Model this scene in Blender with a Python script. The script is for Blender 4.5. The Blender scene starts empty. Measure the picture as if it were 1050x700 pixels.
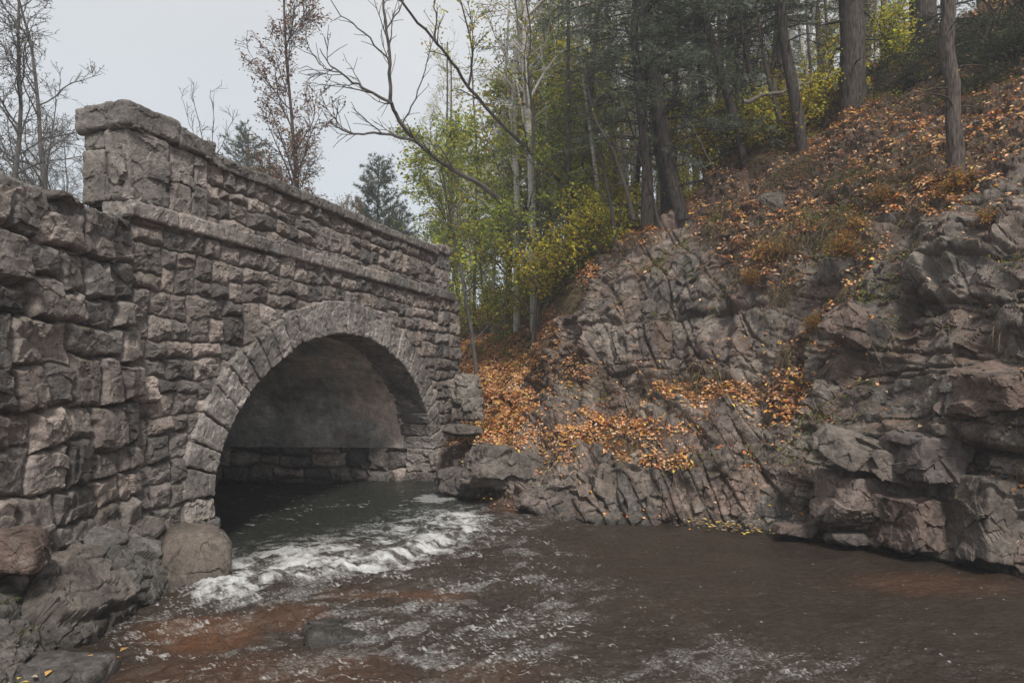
import bpy, math, random
import numpy as np
from mathutils import Vector
from mathutils.bvhtree import BVHTree

# ------------------------------------------------------------------ basics
sc = bpy.context.scene
COL = sc.collection
H = 2.2           # eye height above the creek
F = 700.0         # focal length in photo pixels (1050 px wide frame)
HY = 390.0        # row of the horizon

def at(px, py, Y):
    """world point seen at a photo pixel, at forward distance Y"""
    return np.array([(px - 525.0) / F * Y, Y, H - (py - HY) / F * Y])

def zof(py, Y): return H - (py - HY) / F * Y

def link(o, parent=None):
    COL.objects.link(o)
    if parent is not None: o.parent = parent
    return o

def tag(o, label=None, cat=None, group=None, kind=None):
    if label: o['label'] = label
    if cat: o['category'] = cat
    if group: o['group'] = group
    if kind: o['kind'] = kind
    return o

def empty(name, loc=(0, 0, 0)):
    o = bpy.data.objects.new(name, None); o.location = loc
    o.empty_display_size = .2
    return link(o)

def mesh_of(name, V, Fa, mat, col=None, smooth=False, extra=None):
    V = np.asarray(V, np.float32).reshape(-1, 3); Fa = np.asarray(Fa, np.int32)
    m = bpy.data.meshes.new(name)
    m.vertices.add(len(V)); m.vertices.foreach_set('co', V.ravel())
    k = Fa.shape[1]
    m.loops.add(Fa.size); m.loops.foreach_set('vertex_index', Fa.ravel())
    m.polygons.add(len(Fa))
    m.polygons.foreach_set('loop_start', np.arange(0, Fa.size, k, dtype=np.int32))
    m.polygons.foreach_set('use_smooth', np.full(len(Fa), smooth, bool))
    if col is not None:
        c = np.ones((len(V), 4), np.float32); c[:, :3] = np.broadcast_to(np.asarray(col, np.float32), (len(V), 3))
        a = m.color_attributes.new('Col', 'FLOAT_COLOR', 'POINT'); a.data.foreach_set('color', c.ravel())
    if extra:
        for n_, v_ in extra.items():
            a = m.attributes.new(n_, 'FLOAT', 'POINT'); a.data.foreach_set('value', np.asarray(v_, np.float32))
    m.update(calc_edges=True)
    if mat is not None: m.materials.append(mat)
    return m

def obj(name, V, Fa, mat, col=None, parent=None, smooth=False, extra=None):
    o = bpy.data.objects.new(name, mesh_of(name, V, Fa, mat, col, smooth, extra))
    return link(o, parent)

def grid_faces(nu, nv, flip=False):
    i = np.arange(nu - 1)[:, None] * nv + np.arange(nv - 1)[None, :]
    i = i.ravel()
    f = np.stack([i, i + nv, i + nv + 1, i + 1], 1)
    return f[:, ::-1] if flip else f

def ss(a, b, x):
    t = np.clip((x - a) / (b - a), 0, 1); return t * t * (3 - 2 * t)

# ------------------------------------------------------------------ numpy noise
def _h(ix, iy, iz, seed):
    h = (ix.astype(np.uint32) * np.uint32(374761393) + iy.astype(np.uint32) * np.uint32(668265263)
         + iz.astype(np.uint32) * np.uint32(2246822519) + np.uint32((seed * 974711 + 12345) & 0xffffffff))
    h = (h ^ (h >> np.uint32(13))) * np.uint32(1274126177)
    h = (h ^ (h >> np.uint32(15))) * np.uint32(2654435761)
    h = h ^ (h >> np.uint32(16))
    return (h & np.uint32(0xffffff)).astype(np.float32) / 16777215.0

def vnoise(p, seed=0):
    i = np.floor(p).astype(np.int64); f = p - i; f = f * f * (3 - 2 * f)
    r = 0
    for dx in (0, 1):
        wx = f[:, 0] if dx else 1 - f[:, 0]
        for dy in (0, 1):
            wy = f[:, 1] if dy else 1 - f[:, 1]
            for dz in (0, 1):
                wz = f[:, 2] if dz else 1 - f[:, 2]
                r = r + wx * wy * wz * _h(i[:, 0] + dx, i[:, 1] + dy, i[:, 2] + dz, seed)
    return r * 2 - 1

def fbm(p, oc=4, seed=0, g=.5):
    r = 0; a = 1; t = 0
    for k in range(oc):
        r = r + a * vnoise(p * (2.03 ** k) + 17.3 * k, seed + k); t += a; a *= g
    return r / t

def voro(p, seed=0, jit=.95):
    i = np.floor(p).astype(np.int64)
    N = len(p)
    F1 = np.full(N, 9., np.float32); F2 = np.full(N, 9., np.float32)
    C = np.zeros((N, 3), np.float32); ID = np.zeros(N, np.float32)
    for dx in (-1, 0, 1):
        for dy in (-1, 0, 1):
            for dz in (-1, 0, 1):
                a, b, c = i[:, 0] + dx, i[:, 1] + dy, i[:, 2] + dz
                cx = a + .5 + jit * (_h(a, b, c, seed + 1) - .5)
                cy = b + .5 + jit * (_h(a, b, c, seed + 2) - .5)
                cz = c + .5 + jit * (_h(a, b, c, seed + 3) - .5)
                d = np.sqrt((p[:, 0] - cx) ** 2 + (p[:, 1] - cy) ** 2 + (p[:, 2] - cz) ** 2)
                nearer = d < F1
                F2 = np.where(nearer, F1, np.minimum(F2, d))
                F1 = np.where(nearer, d, F1)
                ID = np.where(nearer, _h(a, b, c, seed + 7), ID)
                C[nearer, 0] = cx[nearer]; C[nearer, 1] = cy[nearer]; C[nearer, 2] = cz[nearer]
    return F1, F2, ID, p - C

def hh(ID, k):  # further random numbers of one cell
    return np.modf(ID * (97.13 + 31.7 * k) * 13.1)[0]

def blocks(p, cell, seed, R=None, tilt=1.0):
    """faceted rock: every fracture cell gets an offset and a tilted face"""
    q = p if R is None else p @ R.T
    q = q / np.asarray(cell)
    F1, F2, ID, v = voro(q, seed)
    t = (hh(ID, 1) - .5) * v[:, 0] + (hh(ID, 2) - .5) * v[:, 1] + (hh(ID, 3) - .5) * v[:, 2]
    return (ID - .5) + tilt * 2 * t, F2 - F1, ID

def bricks(p, cell, seed, R=None, tilt=1.0):
    """jointed rock: staggered blocks between three joint sets; offset and face tilt per block"""
    q = p if R is None else p @ R.T
    q = q / np.asarray(cell)
    z1 = np.zeros(len(q))
    a = q[:, 2] + .30 * np.sin(q[:, 2] * 1.7 + seed) + .18 * vnoise(np.stack([q[:, 0] * .35, q[:, 1] * .35, q[:, 2] * .2], 1), seed + 4)
    k = np.floor(a).astype(np.int64); fz = a - k
    o1 = _h(k, k * 0, k * 0 + 3, seed) * 7
    b = q[:, 0] + o1 + .28 * np.sin(q[:, 0] * 1.3 + o1) + .22 * (fz - .5) * (_h(k, k * 0, k * 0 + 5, seed) - .5) * 2
    i = np.floor(b).astype(np.int64); fx = b - i
    c = q[:, 1] + _h(k, i, k * 0 + 9, seed) * 5
    j = np.floor(c).astype(np.int64); fy = c - j
    ID = _h(i, j, k, seed + 7)
    t = (hh(ID, 1) - .5) * (fx - .5) + (hh(ID, 2) - .5) * (fy - .5) + (hh(ID, 3) - .5) * (fz - .5)
    g = np.minimum(np.minimum(fx, 1 - fx), np.minimum(fz, 1 - fz))
    return (ID - .5) + tilt * 2 * t, g, ID

def rotm(ax, deg):
    a = math.radians(deg); c, s = math.cos(a), math.sin(a)
    if ax == 'x': return np.array([[1, 0, 0], [0, c, -s], [0, s, c]])
    if ax == 'y': return np.array([[c, 0, s], [0, 1, 0], [-s, 0, c]])
    return np.array([[c, -s, 0], [s, c, 0], [0, 0, 1]])

def normals_grid(P):
    du = np.gradient(P, axis=0); dv = np.gradient(P, axis=1)
    n = np.cross(du, dv); n /= (np.linalg.norm(n, axis=2, keepdims=True) + 1e-9)
    return n

# ------------------------------------------------------------------ materials
def new_mat(name):
    m = bpy.data.materials.new(name); m.use_nodes = True
    nt = m.node_tree; nt.nodes.clear()
    out = nt.nodes.new('ShaderNodeOutputMaterial')
    return m, nt, out

def N(nt, t, **kw):
    n = nt.nodes.new(t)
    for k, v in kw.items():
        if k.startswith('i_'):
            key = k[2:]
            key = int(key) if key.isdigit() else key.replace('_', ' ')
            n.inputs[key].default_value = v
        else: setattr(n, k, v)
    return n

def mixc(nt, fac, a, b, mode='MIX'):
    n = nt.nodes.new('ShaderNodeMix'); n.data_type = 'RGBA'; n.blend_type = mode
    for sock, v in ((n.inputs[0], fac), (n.inputs[6], a), (n.inputs[7], b)):
        if hasattr(v, 'is_linked') or isinstance(v, bpy.types.NodeSocket): nt.links.new(v, sock)
        else: sock.default_value = v if not isinstance(v, tuple) else (v + (1,) if len(v) == 3 else v)
    return n.outputs[2]

def ramp(nt, src, stops):
    r = nt.nodes.new('ShaderNodeValToRGB'); e = r.color_ramp.elements
    while len(e) < len(stops): e.new(.5)
    for x, (p_, c_) in zip(e, stops):
        x.position = p_; x.color = (c_, c_, c_, 1) if not isinstance(c_, tuple) else c_ + (1,)
    nt.links.new(src, r.inputs[0]); return r.outputs[0]

def noise_n(nt, vec, scale, detail=6, rough=.6, dist=0.):
    n = N(nt, 'ShaderNodeTexNoise'); n.inputs['Scale'].default_value = scale
    n.inputs['Detail'].default_value = detail; n.inputs['Roughness'].default_value = rough
    n.inputs['Distortion'].default_value = dist
    nt.links.new(vec, n.inputs['Vector']); return n.outputs['Fac']

def math_n(nt, op, a, b=None, clamp=False):
    n = N(nt, 'ShaderNodeMath', operation=op); n.use_clamp = clamp
    for k, v in ((0, a), (1, b)):
        if v is None: continue
        if isinstance(v, bpy.types.NodeSocket): nt.links.new(v, n.inputs[k])
        else: n.inputs[k].default_value = v
    return n.outputs[0]

def rock_material(name, wet=.35, lichen=.35, moss=0.0, scale=1.0, bump=.5, stain=.72):
    """rock whose own colour comes from the mesh, broken up by mineral grain, lichen, moss; wet just above the creek"""
    m, nt, out = new_mat(name)
    geo = N(nt, 'ShaderNodeNewGeometry'); pos = geo.outputs['Position']
    at_ = N(nt, 'ShaderNodeAttribute', attribute_name='Col')
    n1 = noise_n(nt, pos, 2.3 * scale, 8, .65, .4)
    n2 = noise_n(nt, pos, 14 * scale, 8, .7)
    n3 = noise_n(nt, pos, 70 * scale, 5, .7)
    f1 = ramp(nt, n1, [(.3, .5), (.7, 1.4)])
    f2 = ramp(nt, n2, [(.3, .6), (.7, 1.4)])
    f3 = ramp(nt, n3, [(.3, .6), (.72, 1.45)])
    c = mixc(nt, 1.0, at_.outputs['Color'], f1, 'MULTIPLY')
    c = mixc(nt, 1.0, c, f2, 'MULTIPLY'); c = mixc(nt, 1.0, c, f3, 'MULTIPLY')
    n4 = noise_n(nt, pos, 5.1 * scale, 10, .75, .8)
    lm = ramp(nt, n4, [(.56, 0.), (.66, lichen)])
    c = mixc(nt, lm, c, (.34, .33, .30))
    n5 = noise_n(nt, pos, 3.3 * scale, 10, .75, .5)
    dm = ramp(nt, n5, [(.53, 0.), (.66, stain)])
    c = mixc(nt, dm, c, (.035, .032, .028))
    n7 = noise_n(nt, pos, 2.6 * scale, 9, .8, .3)
    om = ramp(nt, n7, [(.665, 0.), (.70, .55)])
    if moss > 0: c = mixc(nt, om, c, (.25, .19, .05))
    if moss > 0:
        sep = N(nt, 'ShaderNodeSeparateXYZ'); nt.links.new(geo.outputs['Normal'], sep.inputs[0])
        up = ramp(nt, sep.outputs[2], [(.35, 0.), (.8, 1.)])
        n6 = noise_n(nt, pos, 1.7, 8, .7)
        mm = ramp(nt, n6, [(.55, 0.), (.62, 1.)])
        mk = math_n(nt, 'MULTIPLY', up, mm); mk = math_n(nt, 'MULTIPLY', mk, moss)
        c = mixc(nt, mk, c, (.052, .062, .014))
    sp = N(nt, 'ShaderNodeSeparateXYZ'); nt.links.new(pos, sp.inputs[0])
    wz = math_n(nt, 'ADD', sp.outputs[2], math_n(nt, 'MULTIPLY', n2, .35))
    wm = ramp(nt, wz, [(.20, 1.), (.40, 0.)])
    c = mixc(nt, math_n(nt, 'MULTIPLY', wm, .78), c, (.018, .015, .012))
    b = N(nt, 'ShaderNodeBsdfPrincipled'); nt.links.new(c, b.inputs['Base Color'])
    ro = ramp(nt, wm, [(0., .88), (1., .32)]); nt.links.new(ro, b.inputs['Roughness'])
    b.inputs['Specular IOR Level'].default_value = wet
    bs = math_n(nt, 'ADD', math_n(nt, 'MULTIPLY', n2, 1.0), math_n(nt, 'MULTIPLY', n3, .55))
    bp = N(nt, 'ShaderNodeBump'); bp.inputs['Strength'].default_value = bump; bp.inputs['Distance'].default_value = .03
    nt.links.new(bs, bp.inputs['Height']); nt.links.new(bp.outputs[0], b.inputs['Normal'])
    nt.links.new(b.outputs[0], out.inputs[0]); return m

def plain_material(name, attr=True, col=(.1, .08, .06), rough=.9, nscale=20, amp=.4, bump=.3, zs=1.0):
    m, nt, out = new_mat(name)
    tc = N(nt, 'ShaderNodeNewGeometry')
    mp = N(nt, 'ShaderNodeMapping'); mp.inputs['Scale'].default_value = (1, 1, zs); nt.links.new(tc.outputs['Position'], mp.inputs[0])
    n = noise_n(nt, mp.outputs[0], nscale, 6, .7)
    f = ramp(nt, n, [(.36, max(.12, 1 - amp)), (.64, 1 + amp * .8)])
    if attr:
        a = N(nt, 'ShaderNodeAttribute', attribute_name='Col'); src = a.outputs['Color']
    else: src = col
    c = mixc(nt, 1.0, src, f, 'MULTIPLY')
    b = N(nt, 'ShaderNodeBsdfPrincipled'); nt.links.new(c, b.inputs['Base Color']); b.inputs['Roughness'].default_value = rough
    b.inputs['Specular IOR Level'].default_value = .25
    bp = N(nt, 'ShaderNodeBump'); bp.inputs['Strength'].default_value = bump; bp.inputs['Distance'].default_value = .02
    nt.links.new(n, bp.inputs['Height']); nt.links.new(bp.outputs[0], b.inputs['Normal'])
    nt.links.new(b.outputs[0], out.inputs[0]); return m

def leaf_material(name, trans=.35, rough=.6):
    m, nt, out = new_mat(name)
    a = N(nt, 'ShaderNodeAttribute', attribute_name='Col')
    b = N(nt, 'ShaderNodeBsdfPrincipled'); b.inputs['Roughness'].default_value = rough
    b.inputs['Specular IOR Level'].default_value = .3
    nt.links.new(a.outputs['Color'], b.inputs['Base Color'])
    t = N(nt, 'ShaderNodeBsdfTranslucent'); nt.links.new(a.outputs['Color'], t.inputs[0])
    mx = N(nt, 'ShaderNodeMixShader'); mx.inputs[0].default_value = trans
    nt.links.new(b.outputs[0], mx.inputs[1]); nt.links.new(t.outputs[0], mx.inputs[2])
    nt.links.new(mx.outputs[0], out.inputs[0]); return m

def birch_material():
    m, nt, out = new_mat('birch_bark')
    tc = N(nt, 'ShaderNodeNewGeometry')
    mp = N(nt, 'ShaderNodeMapping'); mp.inputs['Scale'].default_value = (4, 4, 26); nt.links.new(tc.outputs['Position'], mp.inputs[0])
    n = noise_n(nt, mp.outputs[0], 1.0, 5, .65)
    a = N(nt, 'ShaderNodeAttribute', attribute_name='Col')
    k = ramp(nt, n, [(.55, 0.), (.62, .85)])
    c = mixc(nt, k, a.outputs['Color'], (.05, .045, .04))
    b = N(nt, 'ShaderNodeBsdfPrincipled'); nt.links.new(c, b.inputs['Base Color']); b.inputs['Roughness'].default_value = .8
    nt.links.new(b.outputs[0], out.inputs[0]); return m

M_STONE = rock_material('rockfaced_stone', lichen=.4, moss=.5, bump=.6)
M_CLIFF = rock_material('cliff_rock', lichen=.4, moss=.35, bump=.7)
M_BOULDER = rock_material('boulder_rock', lichen=.3, moss=.25, bump=.5)
M_PLASTER = rock_material('vault_plaster', lichen=.2, bump=.15, scale=.45, stain=.3)
M_BARK = plain_material('pine_bark', nscale=34, amp=1.1, bump=1.0, zs=.16)
M_TWIG = plain_material('grey_bark', nscale=14, amp=.35, bump=.3, zs=.5)
M_BIRCH = birch_material()
M_LEAF = leaf_material('leaf_blades', trans=.5)
M_NEEDLE = leaf_material('pine_needles', trans=.2, rough=.7)
M_LITTER = leaf_material('fallen_leaves', trans=.1, rough=.75)
M_SOIL = plain_material('soil', nscale=9, amp=.5, bump=.8)
M_MOSS = plain_material('moss', nscale=60, amp=.5, bump=.8)
# ------------------------------------------------------------------ bridge
U = np.array([.334, .943]); U /= np.linalg.norm(U)          # along the bridge face
NR = np.array([U[1], -U[0]])                                # out of the face, over the creek
P0 = -6.5 * NR

def B(s, t, z):
    """bridge coordinates: s along the face, t into the bridge, z up"""
    s, t, z = np.broadcast_arrays(np.asarray(s, float), np.asarray(t, float), np.asarray(z, float))
    return np.stack([P0[0] + s * U[0] - t * NR[0], P0[1] + s * U[1] - t * NR[1], z], -1)

def BV(s, t, z):
    """inside the arch: the barrel runs square to the creek, skewed to the face"""
    s, t, z = np.broadcast_arrays(np.asarray(s, float), np.asarray(t, float), np.asarray(z, float))
    k = np.clip(t - .55, 0, None)
    return B(s, np.minimum(t, .55), z) + np.stack([-k * .995, k * .06, 0 * k], -1)

STONES = np.array([(.195, .175, .160), (.220, .190, .170), (.255, .215, .192), (.165, .150, .140), (.130, .120, .113), (.270, .235, .212), (.225, .195, .178)])
MORTAR = np.array([.125, .108, .096])

def stone_col(ID):
    k = (hh(ID, 5) * 6.999).astype(int)
    return STONES[k] * np.array([.97, .94, .925]) * (.62 + .62 * hh(ID, 6))[:, None]

def masonry(s, z, rng, z0, z1, s0, s1, hr, wr, warp, seed, split=.35):
    p = np.stack([s, z, np.zeros_like(s)], 1)
    sw = s + warp * fbm(p * 3.1, 3, seed) + warp * .35 * fbm(p * 11, 2, seed + 3)
    zw = z + warp * fbm(p * 2.7 + 50, 3, seed + 9) + warp * .35 * fbm(p * 12 + 9, 2, seed + 5)
    ze = [z0 - .3]
    while ze[-1] < z1 + .3: ze.append(ze[-1] + rng.uniform(*hr))
    ze = np.array(ze)
    row = np.clip(np.searchsorted(ze, zw) - 1, 0, len(ze) - 2)
    ID = np.zeros(len(s)); d = np.zeros(len(s)); cs = np.zeros(len(s)); cz = np.zeros(len(s))
    H_ = lambda c, r, k: _h(c, np.full_like(c, r), np.full_like(c, seed), k)
    for r in range(len(ze) - 1):
        se = [s0 - 1 + rng.uniform(0, .4)]
        while se[-1] < s1 + 1: se.append(se[-1] + rng.uniform(*wr))
        se = np.array(se); mk = row == r
        if not mk.any(): continue
        x = sw[mk]; y = zw[mk]
        c = np.clip(np.searchsorted(se, x) - 1, 0, len(se) - 2)
        xl, xh = se[c], se[c + 1]; yl = np.full(len(x), ze[r]); yh = np.full(len(x), ze[r + 1])
        vert = H_(c, r, 21) < .5
        m1 = xl + (xh - xl) * (.36 + .28 * H_(c, r, 22)); n1 = yl + (yh - yl) * (.36 + .28 * H_(c, r, 23))
        # first cut upright, then each half may be cut level; or the other way round
        a_ = np.where(vert, x > m1, y > n1)
        xl, xh = np.where(vert & a_, m1, xl), np.where(vert & ~a_, m1, xh)
        yl, yh = np.where(~vert & a_, n1, yl), np.where(~vert & ~a_, n1, yh)
        code = a_.astype(np.int64)
        cut = H_(c * 2 + code, r, 24) < split
        m2 = xl + (xh - xl) * (.35 + .3 * H_(c * 2 + code, r, 25)); n2 = yl + (yh - yl) * (.35 + .3 * H_(c * 2 + code, r, 26))
        b_ = np.where(vert, y > n2, x > m2) & cut
        yl, yh = np.where(cut & vert & b_, n2, yl), np.where(cut & vert & ~b_, n2, yh)
        xl, xh = np.where(cut & ~vert & b_, m2, xl), np.where(cut & ~vert & ~b_, m2, xh)
        code = code * 2 + b_ + 4 * c
        ID[mk] = H_(code, r, 11)
        d[mk] = np.minimum(np.minimum(x - xl, xh - x), np.minimum(y - yl, yh - y))
        cs[mk] = (xl + xh) / 2; cz[mk] = (yl + yh) / 2
    return ID, d, sw - cs, zw - cz

def rockface(s, z, ID, d, ds, dz, seed, bulge=(.03, .11), edge=.07, mortar_w=.010, big=1.0):
    e = np.clip((d - mortar_w) / edge, 0, 1)
    prof = 1 - (1 - e) ** 2.4
    b = bulge[0] + (bulge[1] - bulge[0]) * hh(ID, 1)
    h = prof * b
    tilt = ((hh(ID, 2) - .5) * ds + (hh(ID, 3) - .5) * dz) * .34
    p = np.stack([s + ID * 7, z + ID * 3, ID * 31], 1)
    a1, g1, _ = blocks(p, (.20 * big, .15 * big, .2), seed, tilt=1.1)
    a2, g2, _ = blocks(p, (.075 * big, .06 * big, .08), seed + 20, tilt=1.1)
    n = fbm(p * 26, 3, seed + 31)
    h = h + ss(0, .7, e) * (tilt + a1 * .026 + a2 * .012) + n * .006 - .016 * ss(.014, .002, d)
    return h, (d < mortar_w + .004 * n)

def heightwall(name, P, nrm, s, z, M, mat, parent, keep=None, dark=None):
    """P (nu,nv,3) flat face, M dict of masonry args; displaced along nrm"""
    nu, nv = P.shape[:2]
    sf, zf = s.ravel(), z.ravel()
    ID, d, ds, dz = masonry(sf, zf, random.Random(M['seed']), **{k: v for k, v in M.items() if k not in ('bulge', 'edge', 'big')})
    h, mor = rockface(sf, zf, ID, d, ds, dz, M['seed'] + 60, M.get('bulge', (.03, .11)), M.get('edge', .08), big=M.get('big', 1.0))
    V = P.reshape(-1, 3) + h[:, None] * nrm
    c = stone_col(ID)
    mt = ss(.0, .014, d)[:, None]
    c = MORTAR * (1 - mt) + c * mt
    fa = grid_faces(nu, nv)
    if keep is not None:
        kf = keep.ravel()[fa].all(1); fa = fa[kf]
    return obj(name, V, fa, mat, c, parent)

def rough_block(lo_hi_fn, dims, n, rng, col, amp=.03, rnd=.04, cell=.16, seed=0):
    """a quarry-faced block: unit cube surface mapped by lo_hi_fn(a,b,c in -1..1) to world, rounded and broken"""
    faces = []; V = []; off = 0
    n1, n2, n3 = n
    ax = [np.linspace(-1, 1, k) for k in n]
    for fi in range(3):
        for sg in (-1, 1):
            o = [k for k in range(3) if k != fi]
            g = np.meshgrid(ax[o[0]], ax[o[1]], indexing='ij')
            c = np.zeros(g[0].shape + (3,)); c[..., o[0]] = g[0]; c[..., o[1]] = g[1]; c[..., fi] = sg
            V.append(c.reshape(-1, 3))
            f = grid_faces(n[o[0]], n[o[1]]) + off
            if (sg == 1) != (fi == 1): pass
            faces.append(f if ((fi != 1) == (sg == 1)) else f[:, ::-1]); off += c.shape[0] * c.shape[1]
    V = np.concatenate(V); faces = np.concatenate(faces)
    D = np.asarray(dims) / 2.0
    m = V * D
    core = np.clip(m, -(D - rnd), D - rnd); dl = m - core
    L = np.linalg.norm(dl, axis=1, keepdims=True) + 1e-9
    nrm = dl / L
    m = core + nrm * rnd
    W = lo_hi_fn(m / D)
    W2 = lo_hi_fn((m + nrm * .01) / D)
    wn = W2 - W; wn /= np.linalg.norm(wn, axis=1, keepdims=True) + 1e-9
    q = W + seed * 3.7
    a1, _, _ = blocks(q, (cell,) * 3, 3, tilt=1.1); a2, _, _ = blocks(q, (cell * .4,) * 3, 23, tilt=1.1)
    h = a1 * amp + a2 * amp * .4 + fbm(q * 22, 3, 7) * .007
    W = W + wn * h[:, None]
    return W, faces, np.broadcast_to(np.asarray(col), (len(W), 3))

class Acc:
    def __init__(s): s.V = []; s.F = []; s.C = []; s.n = 0
    def add(s, V, Fa, C):
        V = np.asarray(V, float)
        s.V.append(V); s.F.append(np.asarray(Fa) + s.n); s.C.append(np.broadcast_to(np.asarray(C, float), (len(V), 3))); s.n += len(V)
    def build(s, name, mat, parent=None, smooth=False):
        return obj(name, np.concatenate(s.V), np.concatenate(s.F), mat, np.concatenate(s.C), parent, smooth)
    def mesh(s, name, mat, smooth=False):
        return mesh_of(name, np.concatenate(s.V), np.concatenate(s.F), mat, np.concatenate(s.C), smooth)
    def tube(s, pts, rad, k, col):
        pts = np.asarray(pts, float); n = len(pts)
        t = np.gradient(pts, axis=0); t /= np.linalg.norm(t, axis=1, keepdims=True) + 1e-9
        ref = np.array([.91, .3, .28]) if abs(t[0, 0]) < .8 else np.array([.1, .95, .28])
        a = np.cross(t, ref); a /= np.linalg.norm(a, axis=1, keepdims=True) + 1e-9
        b = np.cross(t, a)
        th = np.arange(k) / k * 2 * math.pi
        ring = pts[:, None, :] + np.asarray(rad)[:, None, None] * (np.cos(th)[None, :, None] * a[:, None, :] + np.sin(th)[None, :, None] * b[:, None, :])
        i = np.arange(n - 1)[:, None] * k; j = np.arange(k)[None, :]; j2 = (j + 1) % k
        f = np.stack([i + j, i + j2, i + k + j2, i + k + j], -1).reshape(-1, 4)
        s.add(ring.reshape(-1, 3), f, col)

def box_map(s0, s1, t0, t1, z0, z1):
    def f(c):
        return B((s0 + s1) / 2 + c[:, 0] * (s1 - s0) / 2, (t0 + t1) / 2 + c[:, 1] * (t1 - t0) / 2, (z0 + z1) / 2 + c[:, 2] * (z1 - z0) / 2)
    return f

def bblock(acc, s0, s1, t0, t1, z0, z1, rng, amp=.03, rnd=.03, cell=.16, res=.022, col=None):
    dims = (s1 - s0, t1 - t0, z1 - z0)
    n = tuple(max(4, min(90, int(d / res))) for d in dims)
    if col is None: col = STONES[rng.randrange(7)] * rng.uniform(.8, 1.2)
    W, f, c = rough_block(box_map(s0, s1, t0, t1, z0, z1), dims, n, rng, col, amp, rnd, cell, seed=rng.random() * 9)
    acc.add(W, f, c)

SA, SB = 6.88, 13.08                     # springings
SC_, HW = (SA + SB) / 2, (SB - SA) / 2
ZS, ZC = .74, 2.98
SE = 14.05                               # end of the parapet
PIER0, PIER1 = 5.66, 6.85

def intrados(off=0., n=400):
    u = -np.cos(np.linspace(0, math.pi, n))
    rise = ZC - ZS
    R = (HW ** 2 + rise ** 2) / (2 * rise)
    seg = np.sqrt(np.maximum(R ** 2 - (u * HW) ** 2, 0)) - (R - rise)
    ell = rise * np.sqrt(np.maximum(1 - u * u, 0))
    z = ZS + .62 * ell + .38 * seg
    s = SC_ + HW * u
    P = np.stack([s, z], 1)
    T = np.gradient(P, axis=0); T /= np.linalg.norm(T, axis=1, keepdims=True)
    Nn = np.stack([-T[:, 1], T[:, 0]], 1)
    return P + Nn * off, Nn

bridge = tag(empty('stone_bridge', tuple(B(SC_, 3.5, 0))), 'rugged grey stone arch bridge spanning the creek', 'bridge')
bridge.location = (0, 0, 0)

# --- spandrel wall
rng = random.Random(5)
ext, _ = intrados(.44)
s = np.linspace(PIER0, 14.95, 700); z = np.linspace(-.5, 4.02, 345)
S, Z = np.meshgrid(s, z, indexing='ij')
zx = np.interp(S, ext[:, 0], ext[:, 1], left=-9, right=-9)
inside = (Z < zx)
keep = ~inside
end_cut = (S > 14.75 - .045 * np.maximum(Z, 0) + .05 * np.sin(Z * 9))
keep &= ~end_cut
Pw = B(S, 0 * S - np.clip((1.2 - Z) * .06, 0, .2), Z)
n3 = np.array([NR[0], NR[1], 0.])
heightwall('spandrel_wall', Pw, n3, S, Z, dict(z0=-.5, z1=4.1, s0=5.6, s1=15, hr=(.44, .60), wr=(.50, .76), warp=.06, seed=3, split=.8, bulge=(.02, .075)), M_STONE, bridge, keep)
# --- far end return of the wall
t = np.linspace(0, 2.5, 110); z = np.linspace(-.5, 4.1, 210)
T, Z = np.meshgrid(t, z, indexing='ij')
Pe = B(14.72 - .045 * np.maximum(Z, 0), T, Z)
heightwall('end_wall', Pe, np.array([U[0], U[1], 0]), T + 40, Z, dict(z0=-.5, z1=4.1, s0=39, s1=43, hr=(.50, .68), wr=(.55, .85), warp=.06, seed=13, split=.7), M_STONE, bridge)

# --- parapet wall between the end piers (front and back faces)
s = np.linspace(PIER1 - .05, 13.6, 560); z = np.linspace(4.18, 4.96, 64)
S, Z = np.meshgrid(s, z, indexing='ij')
heightwall('parapet_wall', B(S, .07 + 0 * S, Z), n3, S, Z, dict(z0=4.2, z1=4.95, s0=6.8, s1=14, hr=(.38, .45), wr=(.42, .72), warp=.08, seed=29, split=.6, bulge=(.02, .07)), M_STONE, bridge)
s = np.linspace(PIER1 - .05, 13.6, 200); z = np.linspace(4.18, 4.96, 24)
S, Z = np.meshgrid(s, z, indexing='ij')
heightwall('parapet_back', B(S, .52 + 0 * S, Z), -n3, S, Z, dict(z0=4.2, z1=4.95, s0=6.8, s1=14, hr=(.5, .6), wr=(.5, .8), warp=.06, seed=37), M_STONE, bridge)

# --- string course
a = Acc(); x = PIER0 - .02
while x < 14.2:
    w = rng.uniform(.45, .8); x2 = min(x + w, 14.25)
    if 14.25 - x2 < .25: x2 = 14.25
    bblock(a, x, x2 - .008, -.10, .35, 4.0, 4.19, rng, amp=.014, rnd=.028, cell=.2)
    x = x2
    if x2 >= 14.25: break
a.build('string_course', M_STONE, bridge)

# --- coping slabs along the parapet
a = Acc(); x = PIER1 + .0
while x < 13.5:
    w = rng.uniform(.7, 1.15); x2 = min(x + w, 13.5)
    if 13.5 - x2 < .35: x2 = 13.5
    bblock(a, x, x2 - .006, -.03 + rng.uniform(-.015, .015), .60, 4.94, 5.09 + rng.uniform(-.008, .008), rng, amp=.016, rnd=.025, cell=.2, res=.02, col=np.array([.175, .155, .142]) * rng.uniform(.85, 1.15))
    x = x2
    if x2 >= 13.5: break
a.build('coping', M_STONE, bridge)

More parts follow.
